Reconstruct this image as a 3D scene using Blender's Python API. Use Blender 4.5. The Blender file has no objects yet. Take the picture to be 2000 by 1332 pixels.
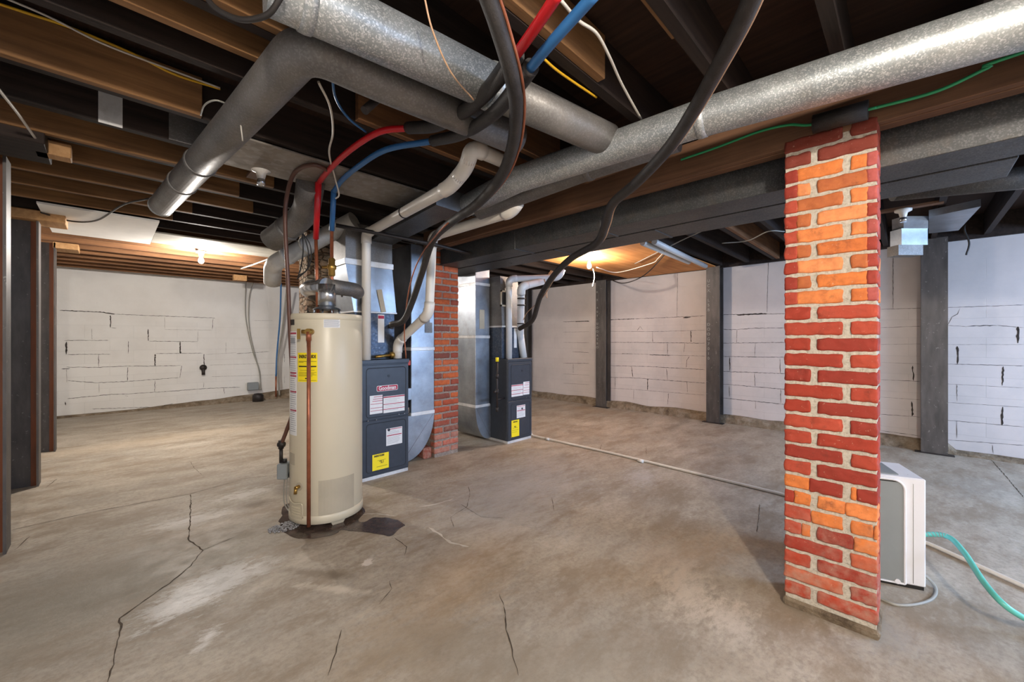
import bpy, bmesh, math, random
from mathutils import Vector, Matrix, noise
random.seed(7)
R = math.radians
PI = math.pi
S = bpy.context.scene
C = S.collection

# ------------------------------------------------------------------ camera
H = 1.30; FP = 780.0; CX = 1000.0; HY = 661.0
AZ = R(44.8)
cam = bpy.data.cameras.new('camera'); cam_o = bpy.data.objects.new('camera', cam); C.objects.link(cam_o)
cam.sensor_width = 36.0; cam.lens = FP * 36.0 / 2000.0
cam.shift_y = -(666.0 - HY) / 2000.0
cam.clip_start = 0.02
cam_o.location = (0, 0, H); cam_o.rotation_euler = (R(90), 0, AZ - R(90))
S.camera = cam_o
S.view_settings.view_transform = 'Standard'; S.view_settings.look = 'None'
S.view_settings.exposure = 0.82; S.view_settings.gamma = 1.0
S.view_settings.use_curve_mapping = False

# ------------------------------------------------------------------ world
w = bpy.data.worlds.new('world'); S.world = w; w.use_nodes = True
bgn = w.node_tree.nodes['Background']; bgn.inputs[0].default_value = (0.62, 0.78, 1.0, 1); bgn.inputs[1].default_value = 1.0

# ------------------------------------------------------------------ lights
def area(name, loc, rot, sx, sy, power, col, spread=180):
    l = bpy.data.lights.new(name, 'AREA'); l.shape = 'RECTANGLE'; l.size = sx; l.size_y = sy
    l.energy = power; l.color = col; l.spread = R(spread)
    o = bpy.data.objects.new(name, l); C.objects.link(o); o.location = loc; o.rotation_euler = rot; return o
def point(name, loc, power, col, rad=0.05):
    l = bpy.data.lights.new(name, 'POINT'); l.energy = power; l.color = col; l.shadow_soft_size = rad
    o = bpy.data.objects.new(name, l); C.objects.link(o); o.location = loc; return o
BULB_A = (4.62, 3.10, 2.26)      # lit bulb by the right wall
BULB_B = (0.82, 6.40, 2.33)      # lit bulb by the far left wall
UNSEEN_FLASH = (-0.35, -1.22, 2.36)    # unseen light behind the camera, standing in for the flash
UNSEEN_FILL = (0.9, -2.4, 2.28)  # added fill light out of view, no bulb hangs here
# daylight through the two windows of the near right-hand wall
area('daylight_window_1', (4.7, -3.62, 1.75), (R(68), 0, 0), 1.9, 0.9, 112, (0.46, 0.66, 1.0), 150)
area('daylight_window_2', (2.4, -3.62, 1.75), (R(68), 0, 0), 1.2, 0.9, 16, (0.5, 0.68, 1.0), 150)
point('unseen_light_near', UNSEEN_FLASH, 185, (1.0, 0.91, 0.80), 0.07)
point('unseen_light_near_2', UNSEEN_FILL, 8, (1.0, 0.88, 0.76), 0.08)
point('bulb_light_right', (BULB_A[0], BULB_A[1], BULB_A[2] - 0.02), 50, (1.0, 0.86, 0.74), 0.04)
point('bulb_light_left', (BULB_B[0], BULB_B[1], BULB_B[2] - 0.02), 330, (1.0, 0.93, 0.86), 0.04)

# ------------------------------------------------------------------ photo ray helpers (points at real distances)
FW = Vector((math.cos(AZ), math.sin(AZ), 0)); RT = Vector((math.sin(AZ), -math.cos(AZ), 0))
def ray(px, py): return FW + RT * ((px - CX) / FP) + Vector((0, 0, (HY - py) / FP))
O0 = Vector((0, 0, H))
def pz(px, py, z): d = ray(px, py); return O0 + d * ((z - H) / d.z)
def pX(px, py, x): d = ray(px, py); return O0 + d * (x / d.x)
def pY(px, py, y): d = ray(px, py); return O0 + d * (y / d.y)
def pd(px, py, dep, zmax=2.385):      # a point at a given depth, kept under the joists
    d = ray(px, py); p = O0 + d * dep
    return p if p.z <= zmax else O0 + d * ((zmax - H) / d.z)

# ------------------------------------------------------------------ materials
def srgb(r, g, b):
    f = lambda c: (c / 255) / 12.92 if c / 255 <= 0.04045 else ((c / 255 + 0.055) / 1.055) ** 2.4
    return (f(r), f(g), f(b), 1)
class NT:
    def __init__(s, name):
        s.m = bpy.data.materials.new(name); s.m.use_nodes = True; s.t = s.m.node_tree; s.n = s.t.nodes
        s.b = s.n['Principled BSDF']
    def add(s, ty, **k):
        n = s.n.new(ty)
        for a, v in k.items(): setattr(n, a, v)
        return n
    def link(s, a, b): s.t.links.new(a, b)
    def coord(s, scale=(1, 1, 1), rot=(0, 0, 0), loc=(0, 0, 0)):
        tc = s.add('ShaderNodeTexCoord'); mp = s.add('ShaderNodeMapping')
        mp.inputs['Scale'].default_value = scale; mp.inputs['Rotation'].default_value = rot; mp.inputs['Location'].default_value = loc
        s.link(tc.outputs['Object'], mp.inputs[0]); return mp.outputs[0]
    def noise(s, vec, scale, detail=4, rough=0.55):
        n = s.add('ShaderNodeTexNoise'); n.inputs['Scale'].default_value = scale; n.inputs['Detail'].default_value = detail
        n.inputs['Roughness'].default_value = rough; s.link(vec, n.inputs['Vector']); return n.outputs['Fac']
    def ramp(s, fac, stops):
        r = s.add('ShaderNodeValToRGB'); e = r.color_ramp.elements
        while len(e) < len(stops): e.new(0.5)
        for i, (p, c) in enumerate(stops): e[i].position = p; e[i].color = c if len(c) == 4 else (*c, 1)
        s.link(fac, r.inputs[0]); return r.outputs[0]
    def mix(s, fac, a, b, mode='MIX'):
        m = s.add('ShaderNodeMix', data_type='RGBA', blend_type=mode)
        for sock, v in ((m.inputs[0], fac), (m.inputs[6], a), (m.inputs[7], b)):
            if isinstance(v, (int, float)): sock.default_value = v
            elif isinstance(v, tuple): sock.default_value = v
            else: s.link(v, sock)
        return m.outputs[2]
    def math(s, op, a, b=None):
        m = s.add('ShaderNodeMath', operation=op)
        for sock, v in ((m.inputs[0], a), (m.inputs[1], b)):
            if v is None: continue
            if isinstance(v, (int, float)): sock.default_value = v
            else: s.link(v, sock)
        return m.outputs[0]
    def bump(s, h, strength=0.3, dist=0.01):
        b = s.add('ShaderNodeBump'); b.inputs['Strength'].default_value = strength; b.inputs['Distance'].default_value = dist
        s.link(h, b.inputs['Height']); s.link(b.outputs[0], s.b.inputs['Normal'])
    def out(s, col=None, rough=0.6, metal=0.0, spec=None):
        if col is not None:
            if isinstance(col, tuple): s.b.inputs['Base Color'].default_value = col
            else: s.link(col, s.b.inputs['Base Color'])
        if isinstance(rough, (int, float)): s.b.inputs['Roughness'].default_value = rough
        else: s.link(rough, s.b.inputs['Roughness'])
        s.b.inputs['Metallic'].default_value = metal
        if spec is not None: s.b.inputs['Specular IOR Level'].default_value = spec
        return s.m
def g(v): return (v, v, v, 1)
def plain(name, col, rough=0.5, metal=0.0, var=0.12, sc=12, bump=0.0, spec=None):
    t = NT(name); v = t.coord(); f = t.noise(v, sc)
    lo = tuple(c * (1 - var) for c in col[:3]) + (1,); hi = tuple(min(1, c * (1 + var)) for c in col[:3]) + (1,)
    c = t.ramp(f, [(0.3, lo), (0.7, hi)])
    if bump: t.bump(t.noise(v, sc * 8), bump, 0.004)
    return t.out(c, rough, metal, spec)

def m_galv(name, lo, hi, fleck, rough=0.42, metal=0.75, sc=170, bmp=0.12, rv=1.0):
    t = NT(name); v = t.coord()
    vo = t.add('ShaderNodeTexVoronoi'); vo.inputs['Scale'].default_value = sc; t.link(v, vo.inputs['Vector'])
    sep = t.add('ShaderNodeSeparateColor'); t.link(vo.outputs['Color'], sep.inputs[0])
    base = t.ramp(t.noise(v, 4, 5), [(0.3, lo), (0.7, hi)])
    fl = t.ramp(sep.outputs[0], [(0.55, g(0)), (1.0, g(1))])
    col = t.mix(t.math('MULTIPLY', fl, fleck), base, g(0.95))
    dust = t.ramp(t.noise(v, 9, 6, 0.7), [(0.5, g(0)), (0.8, g(0.35))])
    col = t.mix(dust, col, srgb(120, 105, 88))
    t.bump(t.noise(v, 6, 3), bmp, 0.02)
    rr = t.ramp(sep.outputs[1], [(0.0, g(rough - 0.05 * rv)), (1.0, g(rough + 0.08 * rv))])
    return t.out(col, rr, metal)
def m_wood(name, lo, hi, axis='X', rough=0.75, sc=1.0):
    t = NT(name)
    s = {'X': (1.2, 22, 22), 'Y': (22, 1.2, 22), 'Z': (22, 22, 1.2)}[axis]
    v = t.coord(tuple(a * sc for a in s)); f = t.noise(v, 1.6, 7, 0.62)
    c = t.ramp(f, [(0.25, lo), (0.75, hi)])
    v2 = t.coord(); k = t.noise(v2, 2.2, 4)
    c = t.mix(t.ramp(k, [(0.35, g(0.0)), (0.8, g(0.55))]), c, tuple(a * 0.45 for a in lo[:3]) + (1,))
    t.bump(f, 0.25, 0.004)
    return t.out(c, rough, 0, 0.3)

M = {}
M['galv'] = m_galv('galvanized_bright', srgb(138, 144, 146), srgb(176, 180, 180), 0.55, 0.42, 0.6, 240)
M['galv_dim'] = m_galv('galvanized_dull', srgb(100, 98, 96), srgb(130, 126, 122), 0.07, 0.5, 0.5)
M['sheet'] = m_galv('sheet_metal', srgb(136, 142, 150), srgb(176, 182, 190), 0.03, 0.36, 0.9, 90, 0.03, 0.0)
M['sheet_dark'] = m_galv('sheet_metal_dull', srgb(62, 63, 64), srgb(84, 84, 84), 0.05, 0.5, 0.5, 200)
M['pale'] = m_galv('pale_sheet_metal', srgb(178, 176, 170), srgb(214, 212, 206), 0.05, 0.45, 0.25, 60)
M['tin'] = m_galv('panning_sheet', srgb(120, 112, 104), srgb(150, 142, 132), 0.1, 0.6, 0.35, 30)
M['foil'] = m_galv('foil', srgb(190, 190, 190), srgb(235, 235, 235), 0.2, 0.4, 0.3, 30)
M['joist'] = m_wood('old_joist_wood', srgb(26, 19, 16), srgb(60, 46, 39))
M['sister'] = m_wood('new_joist_wood', srgb(104, 72, 44), srgb(160, 118, 76))
M['sister2'] = m_wood('brown_joist_wood', srgb(96, 64, 42), srgb(150, 106, 70))
M['subfloor'] = m_wood('subfloor_wood', srgb(40, 27, 20), srgb(74, 50, 36), 'Y')
M['ply'] = m_wood('orange_plywood', srgb(190, 120, 60), srgb(230, 165, 100), 'X', 0.7, 0.5)
M['girder'] = m_wood('girder_wood', srgb(88, 62, 46), srgb(134, 98, 72), 'Y')
M['whiteboard'] = m_wood('whitewashed_board', srgb(170, 165, 150), srgb(225, 222, 212), 'X')
M['block'] = m_wood('wood_block', srgb(170, 125, 80), srgb(215, 170, 120), 'Y')
M['pvc'] = plain('pvc', srgb(222, 216, 206), 0.35, 0, 0.05, 5)
M['pvcw'] = plain('pvc_cool', srgb(205, 208, 210), 0.35, 0, 0.05, 5)
M['black'] = plain('black_plastic', srgb(28, 26, 25), 0.5)
M['foam'] = plain('black_pipe_insulation', srgb(42, 38, 36), 0.55, 0, 0.3, 25, 0.35)
M['rubber'] = plain('dark_cable', srgb(38, 34, 32), 0.5)
M['red'] = plain('red_tubing', srgb(196, 24, 34), 0.32, 0, 0.06)
M['blue'] = plain('blue_tubing', srgb(48, 104, 160), 0.32, 0, 0.06)
M['green'] = plain('green_cable', srgb(40, 150, 96), 0.4, 0, 0.05)
M['yellow'] = plain('yellow_cable', srgb(220, 170, 30), 0.45, 0, 0.06)
M['whitec'] = plain('white_cable', srgb(205, 198, 186), 0.5, 0, 0.06)
M['tanc'] = plain('tan_cable', srgb(188, 150, 118), 0.5, 0, 0.06)
M['greyc'] = plain('grey_cable', srgb(150, 148, 140), 0.5, 0, 0.06)
M['copper'] = plain('copper', srgb(158, 94, 66), 0.4, 0.5, 0.3, 14)
M['gas'] = plain('brown_gas_tubing', srgb(92, 60, 48), 0.45, 0.1, 0.15)
M['brass'] = plain('brass', srgb(170, 135, 70), 0.35, 0.8)
M['iron'] = plain('black_iron', srgb(54, 48, 46), 0.5, 0.4, 0.3)
M['chrome'] = plain('shiny_metal', srgb(190, 190, 190), 0.22, 0.9)
M['porcelain'] = plain('porcelain', srgb(214, 208, 198), 0.3)
M['tank'] = plain('cream_enamel', srgb(208, 198, 174), 0.35, 0, 0.03, 2)
M['tankd'] = plain('cream_enamel_door', srgb(186, 176, 154), 0.4, 0, 0.08, 9)
M['furn'] = plain('charcoal_enamel', srgb(54, 59, 68), 0.42, 0.1, 0.10, 20)
M['furnd'] = plain('charcoal_seam', srgb(34, 38, 46), 0.5)
M['coil'] = m_galv('dark_coil_sheet', srgb(52, 62, 78), srgb(70, 80, 96), 0.06, 0.4, 0.5, 60)
M['paper'] = plain('paper_label', srgb(226, 226, 226), 0.6, 0, 0.02)
M['papert'] = plain('aged_label', srgb(176, 166, 146), 0.6, 0, 0.08, 6)
M['ylabel'] = plain('yellow_label', srgb(246, 222, 20), 0.5, 0, 0.02)
M['rlabel'] = plain('red_print', srgb(170, 24, 60), 0.5)
M['ink'] = plain('black_print', srgb(24, 22, 26), 0.6)
M['gink'] = plain('grey_print', srgb(150, 152, 158), 0.6)
M['white'] = plain('white_plastic', srgb(226, 226, 230), 0.38, 0, 0.02)
M['greyp'] = plain('grey_plastic', srgb(132, 138, 140), 0.5, 0, 0.03)
M['hose'] = plain('green_hose', srgb(96, 186, 172), 0.35, 0, 0.08, 10)
M['drywall'] = plain('white_panel', srgb(228, 226, 222), 0.7, 0, 0.04, 9)
M['redp'] = plain('red_plastic', srgb(200, 60, 40), 0.4)
M['crack'] = plain('dark_crack', srgb(62, 56, 52), 0.95, 0, 0.3, 30, 0, 0.1)
M['crackl'] = plain('fine_crack', srgb(150, 146, 140), 0.95, 0, 0.1, 30, 0, 0.1)
M['fcrack'] = plain('floor_crack', srgb(84, 74, 64), 0.95, 0, 0.3, 30, 0, 0.1)
M['footing'] = None
def m_bulb(s):
    t = NT('lit_bulb'); t.b.inputs['Emission Color'].default_value = (1, 0.93, 0.82, 1); t.b.inputs['Emission Strength'].default_value = s
    t.b.inputs['Base Color'].default_value = g(0.9); return t.m
M['bulb'] = m_bulb(22)
def m_column():
    t = NT('grey_steel_paint'); v = t.coord((6, 6, 1.5))
    c = t.ramp(t.noise(v, 2.5, 5), [(0.3, srgb(66, 61, 58)), (0.7, srgb(92, 86, 82))])
    v2 = t.coord((1, 1, 1)); sp = t.ramp(t.noise(v2, 40, 3), [(0.66, g(0)), (0.72, g(0.5))])
    c = t.mix(sp, c, srgb(150, 146, 140))
    return t.out(c, 0.5, 0.25)
M['column'] = m_column()
def m_rust():
    t = NT('rusty_steel'); v = t.coord((5, 5, 0.8))
    c = t.ramp(t.noise(v, 2.2, 6), [(0.2, srgb(70, 40, 26)), (0.5, srgb(120, 66, 36)), (0.8, srgb(76, 62, 56))])
    return t.out(c, 0.65, 0.1)
M['rust'] = m_rust()
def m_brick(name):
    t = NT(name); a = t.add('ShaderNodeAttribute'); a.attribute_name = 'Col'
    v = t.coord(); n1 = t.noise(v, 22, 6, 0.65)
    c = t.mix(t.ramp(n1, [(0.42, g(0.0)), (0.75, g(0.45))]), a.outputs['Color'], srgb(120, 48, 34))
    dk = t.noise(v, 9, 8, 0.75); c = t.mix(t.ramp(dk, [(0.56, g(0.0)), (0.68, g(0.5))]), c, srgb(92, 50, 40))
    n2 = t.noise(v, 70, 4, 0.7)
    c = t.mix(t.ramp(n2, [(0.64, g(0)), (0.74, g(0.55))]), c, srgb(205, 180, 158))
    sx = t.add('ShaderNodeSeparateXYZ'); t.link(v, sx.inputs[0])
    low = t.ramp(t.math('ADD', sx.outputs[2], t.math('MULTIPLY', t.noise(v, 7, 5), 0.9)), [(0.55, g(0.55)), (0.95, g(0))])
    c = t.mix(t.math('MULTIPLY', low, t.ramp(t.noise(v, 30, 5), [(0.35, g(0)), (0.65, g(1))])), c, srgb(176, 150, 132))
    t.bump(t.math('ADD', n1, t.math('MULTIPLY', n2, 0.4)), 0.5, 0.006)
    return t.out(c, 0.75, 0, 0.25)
M['brick'] = m_brick('brick_colour_and_light')
def m_mortar():
    t = NT('lime_mortar'); v = t.coord(); n = t.noise(v, 60, 7, 0.75)
    c = t.ramp(n, [(0.3, srgb(170, 158, 138)), (0.5, srgb(214, 206, 190)), (0.75, srgb(234, 228, 216))])
    t.bump(n, 0.9, 0.012); return t.out(c, 0.95, 0, 0.1)
M['mortar'] = m_mortar()
def m_mortar2():
    t = NT('grey_mortar'); v = t.coord(); n = t.noise(v, 60, 7, 0.75)
    c = t.ramp(n, [(0.3, srgb(120, 108, 100)), (0.7, srgb(176, 162, 150))])
    t.bump(n, 0.8, 0.01); return t.out(c, 0.95, 0, 0.1)
M['mortar2'] = m_mortar2()
def m_rubble():
    t = NT('crumbling_brick'); v = t.coord((1, 1, 1.6))
    vo = t.add('ShaderNodeTexVoronoi'); vo.inputs['Scale'].default_value = 12; t.link(v, vo.inputs['Vector'])
    sep = t.add('ShaderNodeSeparateColor'); t.link(vo.outputs['Color'], sep.inputs[0])
    c = t.ramp(sep.outputs[0], [(0.0, srgb(150, 104, 78)), (0.5, srgb(188, 160, 134)), (1.0, srgb(206, 190, 168))])
    v2 = t.add('ShaderNodeTexVoronoi', feature='DISTANCE_TO_EDGE'); v2.inputs['Scale'].default_value = 12; t.link(v, v2.inputs['Vector'])
    c = t.mix(t.ramp(v2.outputs[0], [(0.0, g(0.8)), (0.10, g(0))]), c, srgb(96, 80, 64))
    n = t.noise(v, 30, 6); c = t.mix(t.ramp(n, [(0.4, g(0)), (0.7, g(0.6))]), c, srgb(200, 188, 168))
    t.bump(t.math('ADD', n, t.ramp(v2.outputs[0], [(0, g(0)), (0.15, g(1))])), 0.9, 0.03); return t.out(c, 0.95, 0, 0.1)
M['rubble'] = m_rubble()
def m_wall(name, base, lo, swap):
    t = NT(name)
    tc = t.add('ShaderNodeTexCoord'); sx = t.add('ShaderNodeSeparateXYZ'); t.link(tc.outputs['Object'], sx.inputs[0])
    cb = t.add('ShaderNodeCombineXYZ'); t.link(sx.outputs[1 if swap else 0], cb.inputs[0]); t.link(sx.outputs[2], cb.inputs[1])
    br = t.add('ShaderNodeTexBrick'); br.inputs['Scale'].default_value = 1; br.inputs['Brick Width'].default_value = 0.6
    br.inputs['Row Height'].default_value = 0.218; br.inputs['Mortar Size'].default_value = 0.003; br.inputs['Mortar Smooth'].default_value = 0.6
    br.inputs['Color1'].default_value = g(1); br.inputs['Color2'].default_value = g(0.97); br.inputs['Mortar'].default_value = g(0.86)
    t.link(cb.outputs[0], br.inputs['Vector'])
    v = t.coord(); n = t.noise(v, 2.0, 6, 0.6)
    c = t.ramp(n, [(0.25, lo), (0.6, base)])
    lowm = t.ramp(t.math('SUBTRACT', 1.62, sx.outputs[2]), [(0.0, g(0)), (0.01, g(1))])
    c = t.mix(lowm, c, t.mix(1.0, c, br.outputs[0], 'MULTIPLY'))
    st = t.ramp(t.noise(v, 14, 6, 0.7), [(0.66, g(0)), (0.82, g(0.35))])
    c = t.mix(st, c, srgb(150, 135, 122))
    t.bump(t.math('ADD', t.noise(v, 26, 6), t.math('MULTIPLY', br.outputs[1], -0.6)), 0.25, 0.006)
    return t.out(c, 0.7, 0, 0.3)
M['wall_l'] = m_wall('white_block_paint', srgb(232, 231, 228), srgb(222, 220, 216), False)
M['wall_r'] = m_wall('white_block_paint_right', srgb(206, 198, 195), srgb(190, 184, 182), True)
def m_footing():
    t = NT('rough_footing'); v = t.coord(); n = t.noise(v, 8, 7, 0.7)
    c = t.ramp(n, [(0.3, srgb(94, 80, 66)), (0.5, srgb(140, 124, 104)), (0.75, srgb(176, 164, 148))])
    t.bump(n, 1.0, 0.05); return t.out(c, 0.95, 0, 0.1)
M['footing'] = m_footing()
def m_floor():
    t = NT('stained_concrete'); tc = t.add('ShaderNodeTexCoord'); v = tc.outputs['Object']
    n1 = t.noise(v, 0.9, 6, 0.6); n2 = t.noise(v, 5.5, 8, 0.68); n3 = t.noise(v, 38, 6, 0.7)
    mpn = t.add('ShaderNodeMapping'); mpn.inputs['Rotation'].default_value = (0, 0, R(35)); mpn.inputs['Scale'].default_value = (1, 2.2, 1); t.link(v, mpn.inputs[0])
    n4 = t.noise(mpn.outputs[0], 9, 9, 0.8)
    c = t.ramp(n1, [(0.25, srgb(150, 142, 130)), (0.5, srgb(172, 160, 143)), (0.75, srgb(186, 175, 159))])
    c = t.mix(t.ramp(n2, [(0.30, g(0.5)), (0.50, g(0))]), c, srgb(148, 132, 112))
    c = t.mix(t.ramp(n2, [(0.56, g(0)), (0.78, g(0.6))]), c, srgb(206, 198, 186))
    c = t.mix(t.ramp(n3, [(0.35, g(0.45)), (0.55, g(0))]), c, srgb(120, 110, 98))
    def blob(px, py, rx, ry, ang, col, amt, lo=0.45, hi=0.62, nz=None, edge=1.0):
        nonlocal c
        p = pz(px, py, 0)
        mp = t.add('ShaderNodeMapping', vector_type='TEXTURE'); mp.inputs['Location'].default_value = (p.x, p.y, 0)
        mp.inputs['Rotation'].default_value = (0, 0, R(ang)); mp.inputs['Scale'].default_value = (rx, ry, 1); t.link(v, mp.inputs[0])
        ln = t.add('ShaderNodeVectorMath', operation='LENGTH'); t.link(mp.outputs[0], ln.inputs[0])
        inv = t.math('SUBTRACT', 1.0, ln.outputs['Value'])
        k = t.math('ADD', t.math('MULTIPLY', inv, edge), t.math('MULTIPLY', t.math('SUBTRACT', n4, 0.5), 2.4))
        c = t.mix(t.math('MULTIPLY', t.ramp(k, [(lo, g(0)), (hi, g(1))]), amt), c, col)
    n5 = t.noise(mpn.outputs[0], 1.7, 9, 0.72)
    c = t.mix(t.ramp(n5, [(0.40, g(0.75)), (0.52, g(0))]), c, srgb(138, 122, 102))
    c = t.mix(t.ramp(n5, [(0.54, g(0)), (0.70, g(0.5))]), c, srgb(204, 194, 178))
    white = srgb(236, 232, 226)
    c = t.mix(t.ramp(n4, [(0.34, g(0.35)), (0.48, g(0))]), c, srgb(140, 126, 108))
    c = t.mix(t.ramp(n4, [(0.54, g(0)), (0.70, g(0.35))]), c, srgb(212, 204, 192))
    blob(395, 1150, .40, .22, 30, white, 1.0, 0.25, 0.6)
    blob(480, 1120, .36, .20, 10, white, 0.6, 0.45, 0.9)
    blob(405, 1245, .18, .08, 60, white, 0.6, 0.45, 0.9)
    blob(380, 1015, .45, .25, 0, srgb(210, 204, 196), 0.7, 0.4, 0.8)
    blob(480, 965, .40, .22, 0, srgb(210, 204, 196), 0.7, 0.4, 0.8)
    blob(270, 1080, .25, .15, 0, srgb(206, 200, 190), 0.6, 0.45, 0.8)
    blob(300, 1085, .9, .5, 20, srgb(150, 128, 104), 0.5, 0.3, 1.0)
    blob(717, 1099, .06, .05, 0, srgb(218, 208, 196), 0.9, 0.35, 0.5)
    blob(620, 1120, .42, .06, 125, srgb(120, 106, 88), 0.7, 0.3, 0.8)
    blob(650, 1150, .42, .05, 125, srgb(204, 192, 174), 0.6, 0.3, 0.8)
    blob(1340, 1150, .55, .28, 30, srgb(206, 194, 178), 0.7, 0.4, 0.9)
    blob(1430, 1210, .35, .2, 30, srgb(206, 194, 178), 0.6, 0.4, 0.9)
    blob(900, 1120, 1.0, .45, 20, srgb(190, 156, 112), 0.45, 0.2, 1.0)
    blob(1350, 1080, .9, .35, -20, srgb(164, 136, 104), 0.5, 0.2, 1.0)
    blob(1150, 800, 1.6, .5, 90, srgb(170, 144, 112), 0.5, 0.2, 1.0)
    blob(1000, 960, 1.6, .8, 20, srgb(172, 170, 168), 0.7, 0.1, 1.0)
    blob(1250, 930, .5, .3, 20, srgb(190, 188, 186), 0.6, 0.3, 1.0)
    blob(300, 860, 3.0, .5, 0, srgb(196, 178, 154), 0.5, 0.2, 1.0)
    blob(200, 1150, 1.0, .7, 0, srgb(136, 128, 112), 0.8, 0.0, 0.9)
    blob(1100, 1300, .9, .35, -40, srgb(150, 142, 128), 0.6, 0.1, 0.9)
    blob(800, 1250, .7, .25, -40, srgb(146, 132, 112), 0.5, 0.2, 0.9)
    blob(1720, 1230, .35, .2, 0, srgb(150, 146, 140), 0.6, 0.3, 0.9)
    blob(500, 985, .22, .12, 0, srgb(118, 102, 84), 0.7, 0.3, 0.8)
    blob(560, 960, .15, .3, 0, srgb(120, 106, 90), 0.6, 0.3, 0.8)
    blob(640, 1030, .46, .36, 20, srgb(126, 112, 96), 0.6, 0.3, 0.7)
    t.bump(t.math('ADD', n2, t.math('MULTIPLY', n3, 0.3)), 0.22, 0.015)
    rr = t.ramp(n2, [(0.3, g(0.42)), (0.7, g(0.75))])
    return t.out(c, rr, 0, 0.35)
M['floor'] = m_floor()
def m_wet():
    t = NT('wet_concrete'); v = t.coord(); n = t.noise(v, 12, 6, 0.7)
    c = t.ramp(n, [(0.3, srgb(52, 40, 34)), (0.6, srgb(84, 68, 60)), (0.8, srgb(112, 96, 84))])
    t.bump(n, 0.15, 0.004); return t.out(c, 0.18, 0, 0.5)
M['wet'] = m_wet()
def m_crust():
    t = NT('mineral_crust'); v = t.coord(); n = t.noise(v, 120, 5, 0.7)
    c = t.ramp(n, [(0.4, srgb(96, 90, 86)), (0.62, srgb(214, 214, 216))])
    t.bump(n, 1.0, 0.01); return t.out(c, 0.25, 0, 0.5)
M['crust'] = m_crust()

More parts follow.
